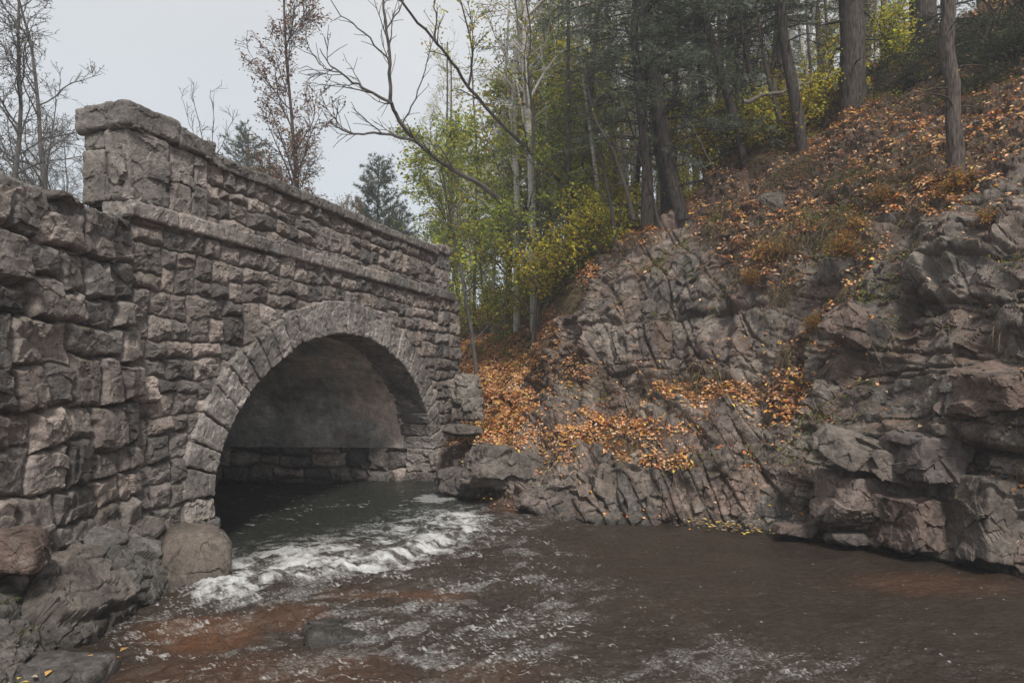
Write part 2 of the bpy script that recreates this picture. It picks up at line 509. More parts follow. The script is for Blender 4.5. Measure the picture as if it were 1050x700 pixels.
# --- near pier: large blocks and a heavy cap
pier = empty('near_pier'); pier.parent = bridge; pier.name = 'pier'
a = Acc()
core = np.array([.10, .088, .078])
bblock(a, PIER0 + .03, PIER1 - .04, .03, .605, 4.15, 5.05, rng, amp=.008, rnd=.01, col=core, res=.04)
for (z0, z1, cuts) in ((4.19, 4.62, (PIER0, 6.10, 6.5, PIER1)), (4.63, 4.80, (PIER0, 6.32, PIER1)), (4.81, 5.0, (PIER0, 6.0, 6.45, PIER1))):
    pass
rows = [(4.19, 4.78, [(PIER0, 6.12), (6.13, PIER1)]), (4.785, 5.0, [(PIER0, 5.98), (5.99, 6.42), (6.43, PIER1)])]
bblock(a, PIER0 - .02, 6.22, -.03, .30, 4.19, 4.99, rng, amp=.032, rnd=.05, cell=.34, res=.014, col=(.20, .178, .160))
bblock(a, 6.23, 6.56, -.02, .30, 4.19, 4.55, rng, amp=.03, rnd=.035, cell=.26, res=.016)
bblock(a, 6.57, PIER1, -.02, .30, 4.19, 4.60, rng, amp=.03, rnd=.035, cell=.26, res=.016)
bblock(a, 6.23, 6.62, -.02, .30, 4.56, 4.99, rng, amp=.03, rnd=.035, cell=.26, res=.016)
bblock(a, 6.63, PIER1, -.02, .30, 4.61, 4.99, rng, amp=.03, rnd=.035, cell=.26, res=.016)
bblock(a, PIER0 - .03, 6.3, .31, .63, 4.19, 4.77, rng, amp=.018, rnd=.03, cell=.3, res=.016, col=(.2, .175, .155))
bblock(a, PIER0 - .02, 6.3, .31, .63, 4.78, 4.99, rng, amp=.018, rnd=.03, cell=.3, res=.016)
bblock(a, 6.31, PIER1, .31, .63, 4.19, 4.99, rng, amp=.03, rnd=.04, cell=.2, res=.03)
a.build('pier_shaft', M_STONE, pier)
a = Acc()
bblock(a, PIER0 - .07, 6.33, -.09, .70, 4.985, 5.27, rng, amp=.03, rnd=.045, cell=.42, res=.014, col=(.165, .148, .135))
bblock(a, 6.32, PIER1 + .06, -.08, .69, 4.98, 5.215, rng, amp=.03, rnd=.045, cell=.38, res=.014, col=(.155, .138, .125))
a.build('pier_cap', M_STONE, pier)

# --- far pier
fp = empty('pier'); fp.parent = bridge
a = Acc()
bblock(a, 13.52, 14.08, .05, .6, 4.19, 5.0, rng, amp=.01, rnd=.01, col=core, res=.1)
zz = 4.19
while zz < 4.95:
    z2 = min(zz + rng.uniform(.2, .3), 5.0)
    if 5.0 - z2 < .12: z2 = 5.0
    m_ = rng.uniform(13.68, 13.95)
    bblock(a, 13.5, m_, -.02, .62, zz, z2 - .01, rng, amp=.03, rnd=.03, cell=.12)
    bblock(a, m_ + .01, 14.1, -.02, .62, zz, z2 - .01, rng, amp=.03, rnd=.03, cell=.12)
    zz = z2
    if z2 >= 5.0: break
a.build('pier_shaft', M_STONE, fp)
a = Acc(); bblock(a, 13.48, 14.15, -.06, .66, 5.0, 5.19, rng, amp=.03, rnd=.04, cell=.2); a.build('pier_cap', M_STONE, fp)

# --- voussoir ring
P_, N_ = intrados(0, 1200)
L_ = np.concatenate([[0], np.cumsum(np.linalg.norm(np.diff(P_, axis=0), axis=1))])
a = Acc(); nvs = 29
bounds = np.linspace(0, L_[-1], nvs + 1) + np.array([0] + [rng.uniform(-.035, .035) for _ in range(nvs - 1)] + [0])
for k in range(nvs):
    l0, l1 = bounds[k] + .012, bounds[k + 1] - .012
    rw = .52 + rng.uniform(-.025, .03); to = -.085 + rng.uniform(-.02, .015); ti = .62 + rng.uniform(-.05, .05)
    ro = rng.uniform(-.012, .012)
    def fm(c, l0=l0, l1=l1, rw=rw, to=to, ti=ti, ro=ro):
        l = (l0 + l1) / 2 + c[:, 0] * (l1 - l0) / 2
        ps = np.interp(l, L_, P_[:, 0]); pz = np.interp(l, L_, P_[:, 1])
        ns = np.interp(l, L_, N_[:, 0]); nz = np.interp(l, L_, N_[:, 1])
        r = ro + (c[:, 2] + 1) / 2 * rw
        return B(ps + ns * r, (to + ti) / 2 + c[:, 1] * (ti - to) / 2, pz + nz * r)
    dims = (l1 - l0, ti - to, rw)
    W, f, c = rough_block(fm, dims, tuple(max(5, int(d / .02)) for d in dims), rng, np.array([.25, .222, .203]) * rng.uniform(.75, 1.15), .016, .020, .17, seed=rng.random() * 9)
    a.add(W, f, c)
# jamb quoins below the springings
for side, sx in ((-1, SA), (1, SB)):
    zz = -.5
    while zz < ZS - .05:
        z2 = zz + rng.uniform(.26, .42)
        if ZS - z2 < .2: z2 = ZS
        w = rng.uniform(.38, .72)
        fl = .10 * max(0, .9 - zz)
        if side < 0: bblock(a, sx - w, sx + fl * .4, -.06 - fl * .8, .65, zz + .005, z2 - .005, rng, amp=.04, rnd=.045, cell=.18, res=.02)
        else: bblock(a, sx - fl * .3, sx + w, -.06 - fl * .6, .65, zz + .005, z2 - .005, rng, amp=.04, rnd=.04, cell=.18, res=.025)
        zz = z2
        if z2 >= ZS: break
a.build('arch_ring', M_STONE, bridge)

# --- vault plaster and rubble footings inside the arch
BW = 7.4
Pv, Nv = intrados(.03, 160)
tt = np.linspace(.55, BW, 120)
Sg = np.repeat(Pv[:, 0][:, None], 120, 1); Zg = np.repeat(Pv[:, 1][:, None], 120, 1); Tg = np.repeat(tt[None], 160, 0)
q = np.stack([Sg.ravel(), Tg.ravel(), Zg.ravel()], 1)
wob = fbm(q * 1.2, 4, 77) * .05 + np.clip(fbm(q * 2.4, 3, 91) - .25, 0, 1) * .15
Sv = Sg.ravel() + np.repeat(Nv[:, 0], 120) * wob; Zv = Zg.ravel() + np.repeat(Nv[:, 1], 120) * wob
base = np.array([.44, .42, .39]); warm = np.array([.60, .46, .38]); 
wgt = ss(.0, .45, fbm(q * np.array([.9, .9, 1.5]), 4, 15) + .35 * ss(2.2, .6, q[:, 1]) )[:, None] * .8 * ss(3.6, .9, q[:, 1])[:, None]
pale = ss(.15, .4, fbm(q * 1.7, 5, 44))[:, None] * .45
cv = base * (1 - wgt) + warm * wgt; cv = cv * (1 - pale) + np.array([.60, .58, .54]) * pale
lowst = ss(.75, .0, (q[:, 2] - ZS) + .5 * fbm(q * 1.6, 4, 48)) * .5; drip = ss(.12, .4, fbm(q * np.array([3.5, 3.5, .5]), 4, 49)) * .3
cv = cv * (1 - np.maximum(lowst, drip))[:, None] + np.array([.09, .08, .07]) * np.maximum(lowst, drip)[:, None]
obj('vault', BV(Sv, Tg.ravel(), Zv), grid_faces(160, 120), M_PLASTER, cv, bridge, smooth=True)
for side, sx in ((-1, SA), (1, SB)):
    t = np.linspace(.5, BW, 330); z = np.linspace(-.5, ZS + .02, 100)
    T, Z = np.meshgrid(t, z, indexing='ij')
    ofs = .05 - .10 * (1 - Z / 1.2) if side < 0 else None
    ins = sx - side * (.03 + .12 * (ZS - Z))
    nn = np.array([U[0], U[1], 0]) * (-side)
    nn = np.array([-.06, -.998, 0]) * (1 if side > 0 else -1)
    o = heightwall('footing_wall', BV(ins, T, Z), nn, T + 60, Z, dict(z0=-.5, z1=1.2, s0=60, s1=68, hr=(.5, .7), wr=(.8, 1.3), warp=.10, seed=41 + side, split=.6, bulge=(.05, .2), edge=.12), M_STONE, bridge)
    # ledge on top of the footing
    T2, C2 = np.meshgrid(np.linspace(.5, BW, 60), np.linspace(0, 1, 5), indexing='ij')
    obj('ledge', BV(sx - side * (.13 - .25 * C2), T2, ZS + .01 + 0 * T2 + .008 * np.sin(T2 * 9)).reshape(-1, 3), grid_faces(60, 5), M_STONE, MORTAR * .8, bridge)
# --- back face, deck
s = np.linspace(2.5, 16.5, 90); z = np.linspace(-.5, 4.2, 40); S, Z = np.meshgrid(s, z, indexing='ij')
zx = np.interp(S + 2.6, Pv[:, 0], Pv[:, 1] + .15, left=-9, right=-9)
heightwall('back_wall', B(S, BW + 0 * S, Z), -n3, S, Z, dict(z0=-.5, z1=4.1, s0=4, s1=17, hr=(.6, .8), wr=(.7, 1.), warp=.05, seed=83), M_STONE, bridge, ~(Z < zx))
S, T = np.meshgrid(np.linspace(5.75, 14.5, 40), np.linspace(.3, BW, 20), indexing='ij')
o = obj('road', B(S, T, 4.2 + 0 * S + .03 * np.sin(S * 2)), None if False else grid_faces(40, 20), M_SOIL, (.16, .14, .12)); tag(o, kind='structure')
o['label'] = 'gravel road surface on top of the bridge'

# ------------------------------------------------------------------ retaining wall left of the bridge
SEAM = B(PIER0, 0, 0)[:2]
WD = np.array([-.05, -1.0]); WD /= np.linalg.norm(WD)          # runs from the pier towards the camera
wn = np.array([-WD[1], WD[0]]); wn = wn if wn[0] > 0 else -wn
rw_ = tag(empty('retaining_wall'), 'old mossy retaining wall of large rough stones left of the bridge', 'wall')
def wtop(l): return 3.9 + .05 * np.sin(l * 1.3) 
s = np.concatenate([np.linspace(-.03, 3.0, 330), np.linspace(3.02, 9, 200)]); v = np.linspace(0, 1, 440)
S, Vv = np.meshgrid(s, v, indexing='ij'); Z = -.5 + Vv * (4.4)
topn = 3.88 + .05 * np.array([math.sin(x * 2.1) + .6 * math.sin(x * 5.3 + 1) for x in s])
Zt = -.5 + Vv * (topn[:, None] + .5)
Pw = np.stack([SEAM[0] + WD[0] * S, SEAM[1] + WD[1] * S, Zt], -1)
bat = (3.9 - Zt) * .035
Pw[..., 0] += bat * wn[0]; Pw[..., 1] += bat * wn[1]
heightwall('wall_face', Pw, np.array([wn[0], wn[1], 0]), -S, Zt, dict(z0=-.5, z1=3.9, s0=-9, s1=0, hr=(.62, .84), wr=(.72, 1.05), warp=.10, seed=57, split=.8, bulge=(.04, .13), edge=.06, big=1.8), M_STONE, rw_)
# top of the wall: rough capping stones, mossy
a = Acc(); l = -.02
while l < 8.5:
    w = rng.uniform(.45, .85)
    l0, l1 = l, l + w - .015; zt = 3.9 + rng.uniform(-.04, .05)
    def fm(c, l0=l0, l1=l1, zt=zt):
        ll = (l0 + l1) / 2 + c[:, 0] * (l1 - l0) / 2; tt_ = .24 + c[:, 1] * .33; z_ = zt - .14 + c[:, 2] * .15
        return np.stack([SEAM[0] + WD[0] * ll - wn[0] * tt_, SEAM[1] + WD[1] * ll - wn[1] * tt_, z_], 1)
    W, f, c = rough_block(fm, (l1 - l0, .66, .3), (36, 30, 18), rng, STONES[rng.randrange(5)] * .8, .032, .06, .32, seed=rng.random() * 9)
    a.add(W, f, c); l += w
a.build('capping_stones', M_STONE, rw_)
# ------------------------------------------------------------------ hillside and cliff
def zz(py, Y): return (Y, H - (py - HY) / F * Y)
cols = {
 448: ([(498, 14.1), (486, 14.5), (468, 15.0), (440, 16.5), (400, 18.5), (345, 23)], [(30, 4.6), (60, 8), (140, 16)]),
 476: ([(520, 11.9), (506, 13.0), (494, 13.5), (474, 13.8), (462, 14.6), (405, 18), (343, 23)], [(30, 4.7), (60, 8), (140, 16)]),
 510: ([(528, 11.1), (512, 11.9), (500, 12.2), (465, 12.7), (452, 13.7), (400, 17), (345, 22)], [(30, 4.8), (60, 9), (140, 18)]),
 540: ([(531, 10.85), (518, 11.3), (500, 11.5), (468, 12.0), (445, 13.2), (395, 16), (335, 20)], [(30, 5.2), (60, 11), (140, 22)]),
 572: ([(534, 10.65), (526, 10.9), (480, 11.5), (440, 12.6), (400, 13.6), (345, 14.9), (300, 18)], [(30, 6.4), (60, 13), (140, 26)]),
 605: ([(535, 10.6), (525, 10.8), (500, 11.1), (440, 12.2), (425, 13.0), (330, 14.0), (268, 15.6)], [(20, 5.7), (30, 7), (60, 15), (140, 30)]),
 645: ([(536, 10.55), (525, 10.7), (485, 11.0), (445, 11.6), (428, 12.8), (320, 13.6), (240, 14.8)], [(20, 6.8), (30, 8.3), (60, 16), (140, 32)]),
 690: ([(538, 10.4), (528, 10.5), (470, 10.9), (418, 12.0), (398, 13.0), (290, 13.6), (215, 14.8)], [(20, 7.7), (30, 9.3), (60, 18), (140, 34)]),
 760: ([(542, 10.1), (530, 10.25), (470, 10.6), (415, 11.3), (395, 12.0), (270, 12.7), (205, 13.6), (150, 15.6)], [(20, 8.8), (30, 11), (60, 20), (140, 36)]),
 830: ([(549, 9.65), (500, 9.8), (450, 10.1), (400, 10.7), (300, 11.5), (220, 12.3), (170, 13.4), (108, 15.6)], [(20, 9.8), (30, 12.2), (60, 22), (140, 38)]),
 900: ([(563, 8.85), (520, 8.95), (440, 9.1), (420, 9.6), (350, 9.9), (260, 10.5), (200, 11.4), (120, 13.2), (62, 15.6)], [(20, 10.9), (30, 13.5), (60, 24), (140, 40)]),
 980: ([(577, 8.2), (520, 8.25), (450, 8.3), (400, 8.3), (330, 8.7), (240, 9.3), (180, 10.3), (90, 12.6), (20, 15.6)], [(20, 12), (30, 15), (60, 26), (140, 44)]),
 1060: ([(592, 7.6), (520, 7.65), (440, 7.5), (400, 7.6), (320, 7.9), (230, 8.5), (150, 9.6), (60, 12), (-25, 15.6)], [(20, 13), (30, 16), (60, 28), (140, 46)]),
 1180: ([(612, 6.9), (520, 6.9), (440, 6.85), (380, 7.0), (300, 7.3), (200, 8), (80, 9.4), (-40, 12), (-120, 15.6)], [(20, 14.5), (30, 18), (60, 30), (140, 50)]),
 1400: ([(665, 5.6), (520, 5.6), (400, 5.8), (250, 6.3), (100, 7.6), (-60, 9.8), (-200, 15)], [(20, 17), (30, 20), (60, 34), (140, 55)]),
 1900: ([(800, 3.75), (500, 3.8), (250, 4.5), (-50, 6), (-350, 9), (-500, 15)], [(20, 25), (30, 28), (60, 40), (140, 60)]),
 2800: ([(1005, 2.5), (500, 2.6), (100, 3.2), (-300, 4.5), (-700, 7), (-900, 12)], [(20, 30), (30, 34), (60, 44), (140, 64)]),
}
NA, NB = 640, 50
def resample(P, n):
    P = np.array(P, float); L = np.concatenate([[0], np.cumsum(np.linalg.norm(np.diff(P, axis=0), axis=1))]); L /= L[-1]
    t = np.linspace(0, 1, n)
    return np.stack([np.interp(t, L, P[:, k]) for k in range(P.shape[1])], 1)
kx = np.array(sorted(cols)); prof = []
for k in kx:
    A_, B_ = cols[k]
    pa = [zz(y, Y) for y, Y in A_]
    pa = [(pa[0][0] - .25, -.75), (pa[0][0] - .02, -.1)] + pa
    ra = resample(pa, NA); rb = resample([tuple(ra[-1])] + [(Y, z_) for Y, z_ in B_], NB)[1:]
    prof.append(np.concatenate([ra, rb]))
prof = np.array(prof)                       # (ncol, nrow, 2)
px_d = np.concatenate([np.arange(448, 1110, 1.15), np.arange(1110, 1500, 6), np.arange(1500, 2801, 40)])
nr = prof.shape[1]
# smooth interpolation between the columns
def interp_cols(px):
    i = np.clip(np.searchsorted(kx, px) - 1, 0, len(kx) - 2)
    t = (px - kx[i]) / (kx[i + 1] - kx[i])
    t = (t * .5 + .5 * t * t * (3 - 2 * t))[:, None, None]
    return prof[i] * (1 - t) + prof[i + 1] * t
YZ = interp_cols(px_d)
# light smoothing along the columns
X = (px_d[:, None] - 525) / F * YZ[..., 0]
MAC = np.stack([X, YZ[..., 0], YZ[..., 1]], -1)
for _ in range(5):
    MAC[:, 1:-1] = (MAC[:, :-2] + 2 * MAC[:, 1:-1] + MAC[:, 2:]) / 4
nrm = normals_grid(MAC)
if nrm[..., 2].mean() < 0: nrm = -nrm
def boxblur(A, n, ax):
    k = np.ones(2 * n + 1) / (2 * n + 1)
    P_ = np.concatenate([np.repeat(A.take([0], ax), n, ax), A, np.repeat(A.take([-1], ax), n, ax)], ax)
    c_ = np.cumsum(P_, ax); c_ = np.concatenate([np.zeros_like(c_.take([0], ax)), c_], ax)
    m_ = A.shape[ax]
    return (c_.take(range(2 * n + 1, 2 * n + 1 + m_), ax) - c_.take(range(0, m_), ax)) / (2 * n + 1)
for _ in range(2):
    nrm = boxblur(boxblur(nrm, 38, 0), 45, 1)
nrm /= np.linalg.norm(nrm, axis=2, keepdims=True)
cam0 = np.array([0, 0, H])
PXg = np.repeat(px_d[:, None], nr, 1); PYg = HY - (MAC[..., 2] - H) * F / MAC[..., 1]
p = MAC.reshape(-1, 3); n_ = nrm.reshape(-1, 3); pxf = PXg.ravel(); pyf = PYg.ravel()
row = np.repeat(np.arange(nr)[None], len(px_d), 0).ravel()
w = np.stack([fbm(p * .45, 2, 101), fbm(p * .45, 2, 102), fbm(p * .45, 2, 103)], 1) * .22
q = p + w + .015 * np.stack([fbm(p * 4, 2, 104), fbm(p * 4, 2, 105), fbm(p * 4, 2, 106)], 1)
def layers(q, R, cells, seed):
    h = 0; cr = 0; ids = None
    for k, (cell, a, tl, cw) in enumerate(cells):
        b, g, ID = (bricks if k < 2 else blocks)(q, cell, seed + 11 * k, R, tl)
        if k < 2: b = b * .8 + .25 * blocks(q, tuple(.8 * c_ for c_ in cell), seed + 5 + k, R, 1.2)[0]
        if k < 2:
            gs = boxblur(boxblur((a * b).reshape(len(px_d), nr), 2, 0), 3, 1); b = boxblur(boxblur(gs, 2, 0), 2, 1).ravel() / a
        h = h + a * b; 
        cr = cr + .5 * cw * np.exp(-(g / .03) ** 2) * a
        if k == 1: ids = ID
    # bedding and hairline joints inside the blocks
    qq = q @ R.T; k1 = qq[:, 2] + .35 * (hh(ids, 7) - .5) * qq[:, 0]
    fr = np.modf(np.abs(k1 / (.07 + .10 * hh(ids, 8)) + ids * 9 + 50))[0]
    k2 = qq[:, 0] + .5 * (hh(ids, 9) - .5) * qq[:, 2]
    f2 = np.modf(np.abs(k2 / (.16 + .2 * hh(ids, 4)) + ids * 5 + 50))[0]
    mk = ss(-.15, .25, fbm(q * 1.9, 3, seed + 70))
    h = h + mk * (.004 * (fr - .5) - .010 * np.exp(-(np.minimum(fr, 1 - fr) / .07) ** 2)) + (1 - mk) * .003 * (f2 - .5)
    return h - cr, ids
RA = rotm('y', -15) @ rotm('z', 20)          # slabs rising to the right
RB = rotm('y', 8) @ rotm('z', -15)          # upright jointed columns
RC = rotm('y', -7) @ rotm('z', -25)         # flat bedded blocks low on the right
hA, iA = layers(q, RA, [((1.5, 1.3, .95), .46, .6, .5), ((.60, .6, .42), .19, .6, .6), ((.27, .27, .20), .075, 1.1, .6), ((.11, .10, .07), .014, 1.1, .3)], 200)
hB, iB = layers(q, RB, [((.85, 1.0, 1.5), .44, .6, .5), ((.36, .45, .62), .20, .7, .6), ((.19, .20, .27), .075, 1.1, .6), ((.08, .08, .10), .014, 1.1, .3)], 300)
hC, iC = layers(q, RC, [((1.0, 1.0, .80), .50, .4, .9), ((.55, .6, .40), .18, .5, .8), ((.28, .27, .18), .055, 1., .5), ((.11, .10, .06), .012, 1.1, .3)], 400)
nz_m = fbm(p * .55, 2, 60) * 60
wC = ss(850, 900, pxf + nz_m) * ss(370, 440, pyf + nz_m)
wB = ss(850, 760, pxf + nz_m) * ss(560, 600, pxf + nz_m) * (1 - wC)
wA = np.clip(1 - wB - wC, 0, 1)
h = hA * wA + hB * wB + hC * wC
IDc = np.where(wC > .5, iC, np.where(wB > .5, iB, iA))
# soil: upper slope, leaf path beside the bridge, everything behind the ridge
soil_line = np.interp(pxf, [448, 540, 575, 605, 640, 690, 760, 830, 900, 980, 1060, 1180], [455, 425, 345, 305, 275, 262, 255, 250, 225, 205, 150, 130])
nzs = fbm(p * np.array([.9, .9, 1.4]), 4, 61) * 95
soil = ss(-14, 14, soil_line - pyf + nzs)
soil = np.maximum(soil, ss(NA - 15, NA + 5, row))
slopeleaf = ss(548, 522, pxf + nz_m * .3) * ss(470, 446, pyf + nz_m * .2)
soil = np.maximum(soil, slopeleaf)
def blob_(cx, cyy, rx, ry, k, sl=0.): return k * np.exp(-(((pxf - cx) / rx) ** 2 + ((pyf - cyy - sl * (pxf - cx)) / ry) ** 2))
LEDGES = blob_(620, 446, 80, 17, 1.2) + blob_(715, 402, 62, 17, 1.2) + blob_(590, 378, 36, 20, .9) + blob_(805, 400, 20, 60, .9) + blob_(850, 320, 60, 16, .9, -1.3) + blob_(790, 285, 40, 20, .9) + blob_(870, 240, 45, 25, .8) + blob_(690, 478, 55, 10, .8)
ledge = ss(.30, .75, LEDGES + .35 * fbm(p * np.array([1.6, 1.6, 2.4]), 4, 68))
soil = np.maximum(soil, ledge * .85)
rough_soil = fbm(p * 1.3, 5, 62) * .22 + fbm(p * 6, 4, 66) * .09 + .07 * blocks(p, (.24, .24, .16), 67)[0] + .03 * blocks(p, (.1, .1, .08), 69)[0]
fade = 1 - ss(30, 60, p[:, 1])
hs = (h * .30 + rough_soil)
hfin = (h * (1 - soil) + hs * soil) * fade
low = ss(-.3, .35, p[:, 2])
bar = ss(575, 530, pxf) * ss(.30, .10, p[:, 2])             # the low gravel bar
hfin = hfin * (1 - .82 * bar) * (.35 + .65 * low)
# undercuts low on the right
dv = np.array(n_)
V = p + dv * hfin[:, None]
G = V.reshape(len(px_d), nr, 3)
nf = normals_grid(G)
if nf[..., 2].mean() < 0: nf = -nf
nzf = nf[..., 2].ravel()
# colours
ROCKS = np.array([(.215, .182, .155), (.175, .150, .130), (.260, .222, .188), (.215, .160, .130), (.140, .124, .110), (.200, .156, .134), (.24, .208, .175)])
kc = (hh(IDc, 3) * 6.999).astype(int)
c = ROCKS[kc] * np.array([.90, .90, .90]) * (.80 + .36 * hh(IDc, 4))[:, None]
red = ss(.1, .5, fbm(p * .7, 3, 71) + .25 * ss(880, 1000, pxf))[:, None]
c = c * (1 - .5 * red) + np.array([.21, .14, .115]) * .5 * red
greyc = ss(.05, .4, fbm(p * 1.1 + 9, 4, 72))[:, None]
c = c * (1 - .4 * greyc) + np.array([.245, .222, .192]) * .4 * greyc
soilc = np.array([.095, .058, .038]) * (1 + .5 * fbm(p * 4, 3, 73))[:, None]
ss_ = np.maximum(soil * .9, .75 * ss(.62, .82, nzf + .1 * fbm(p * 3, 2, 74)) * ss(.25, .5, p[:, 2]))[:, None]
c = c * (1 - ss_) + soilc * ss_
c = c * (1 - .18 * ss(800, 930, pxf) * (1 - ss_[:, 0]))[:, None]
barc = bar[:, None]; c = c * (1 - .8 * barc) + np.array([.15, .085, .062]) * .8 * barc
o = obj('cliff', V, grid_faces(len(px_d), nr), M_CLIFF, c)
tag(o, 'fractured dark rock cliff and leaf strewn hillside right of the creek', kind='structure')
CLIFF = dict(G=G, nz=nf, soil=soil.reshape(G.shape[:2]), px=PXg, py=PYg, row=row.reshape(G.shape[:2]))
# coarse copy for dropping trees and casting
gi = np.arange(0, len(px_d), 6); gj = np.arange(0, nr, 5)
Gc = G[np.ix_(gi, gj)]
bvh = BVHTree.FromPolygons([tuple(x) for x in Gc.reshape(-1, 3)], [tuple(int(y) for y in f) for f in grid_faces(len(gi), len(gj))])
def hill_z(x, y):
    r = bvh.ray_cast(Vector((x, y, 200)), Vector((0, 0, -1)))
    return r[0].z if r[0] else 3.5
def hill_px(px, Y): x = (px - 525) / F * Y; return np.array([x, Y, hill_z(x, Y)])
def cast(px, py):
    d = Vector(((px - 525) / F, 1, -(py - HY) / F)).normalized()
    r = bvh.ray_cast(Vector((0, 0, H)), d)
    return np.array(r[0]) if r[0] else at(px, py, 14)

# ------------------------------------------------------------------ ground sheet: creek bed, left bank, land behind
def warp_axis(n, a, ctr, p_=3.0):
    t = np.linspace(-1, 1, n); return ctr + a * (np.sign(t) * np.abs(t) ** p_ * .92 + t * .08)
gx = warp_axis(300, 150, -2); gy = warp_axis(320, 150, 8)
GX, GY = np.meshgrid(gx, gy, indexing='ij')
sx_ = (GX - P0[0]) * U[0] + (GY - P0[1]) * U[1]; tx_ = -((GX - P0[0]) * NR[0] + (GY - P0[1]) * NR[1])
bankT = ss(.30, .55, tx_) * (1 - ss(6.3, 6.5, sx_) * (1 - ss(13.4, 13.7, sx_)))
wallx = SEAM[0] + (GY - SEAM[1]) * .05
bankW = ss(-.35, -.6, GX - wallx) * (sx_ < 6)
bank = np.where(sx_ < 5.66, np.maximum(bankW, bankT * (GX < wallx)), bankT)
pg = np.stack([GX.ravel(), GY.ravel(), 0 * GX.ravel()], 1)
farh = ss(20, 200, np.hypot(GX, GY)) * 8
bank = bank * np.where((sx_ > 13.7) & (GX / np.maximum(GY, .1) > -.125) & (GY > 8), 0, 1)
bed = -.55 + .10 * fbm(pg * 1.2, 4, 5).reshape(GX.shape)
GZ = bed * (1 - bank) + bank * (3.35 + .15 * fbm(pg * .5, 3, 6).reshape(GX.shape) + farh)
cg = np.where((bank.ravel() > .5)[:, None], np.array([.07, .055, .035]), np.array([.13, .06, .03]) * (1 + .5 * fbm(pg * 2, 3, 8))[:, None])
o = obj('ground', np.stack([GX, GY, GZ], -1), grid_faces(300, 320), M_SOIL, cg, smooth=True); tag(o, 'creek bed and wooded left bank', kind='structure')

# ------------------------------------------------------------------ rock ledge below the retaining wall
ys = np.concatenate([np.linspace(8.35, 4.2, 420), np.linspace(4.18, 0.5, 120)]); nv = 260
LP = []
for y in ys:
    wxl = SEAM[0] + (min(y, 7.5) - SEAM[1]) * .05 if y < 7.5 else SEAM[0] + (y - 7.5) * .35
    k = np.interp(y, [5.0, 5.6, 6.4, 7.2, 7.8, 8.4], [.80, .72, .62, .55, .40, .22])      # reach into the creek
    ht = np.interp(y, [5.0, 6.5, 7.6, 8.4], [.62, .62, .58, .10])
    LP.append(resample([(wxl - .15, ht + .10), (wxl + .15, ht + .04), (wxl + .1 + .45 * k, ht - .05), (wxl + .12 + .75 * k, ht - .25), (wxl + .14 + 1.0 * k, .10), (wxl + .15 + 1.15 * k, -.7)], nv))
LP = np.array(LP); LG = np.stack([LP[..., 0], np.repeat(ys[:, None], nv, 1), LP[..., 1]], -1)
ln = normals_grid(LG); ln = ln if ln[200, 100, 2] > 0 else -ln
lp = LG.reshape(-1, 3); q = lp + .12 * np.stack([fbm(lp * 1.4, 3, 31), fbm(lp * 1.4, 3, 32), fbm(lp * 1.4, 3, 33)], 1)
b1, g1, i1 = blocks(q, (1.0, .95, .9), 500, rotm('x', 25), .8); b2, g2, i2 = blocks(q, (.22, .2, .2), 520, None, 1.); b3, _, _ = blocks(q, (.08, .08, .08), 540, None, 1.1)
b1 = boxblur(boxblur(boxblur(b1.reshape(len(ys), nv), 3, 0), 3, 1), 2, 0).ravel()
lh = .24 * b1 + .05 * b2 + .02 * b3 - .09 * np.exp(-(g1 / .05) ** 2) - .02 * np.exp(-(g2 / .06) ** 2)
LV = lp + ln.reshape(-1, 3) * lh[:, None]
kc = (hh(i1, 3) * 6.999).astype(int); lc = (ROCKS[kc] * .35 + np.array([.15, .14, .13]) * .55) * (.7 + .3 * hh(i1, 4))[:, None]
lnf = normals_grid(LV.reshape(LG.shape)); lnf = lnf if lnf[200, 100, 2] > 0 else -lnf
mossy = ss(.34, .6, lnf[..., 2].ravel() + .25 * fbm(lp * 3, 3, 35)) * ss(.24, .34, lp[:, 2] + .06 * fbm(lp * 4, 3, 36))
lc = lc * (1 - .8 * mossy[:, None]) + np.array([.06, .065, .015]) * .8 * mossy[:, None]
o = obj('rock_ledge', LV, grid_faces(len(ys), nv), M_BOULDER, lc); tag(o, 'dark fractured bedrock ledge with green moss under the retaining wall', kind='structure')

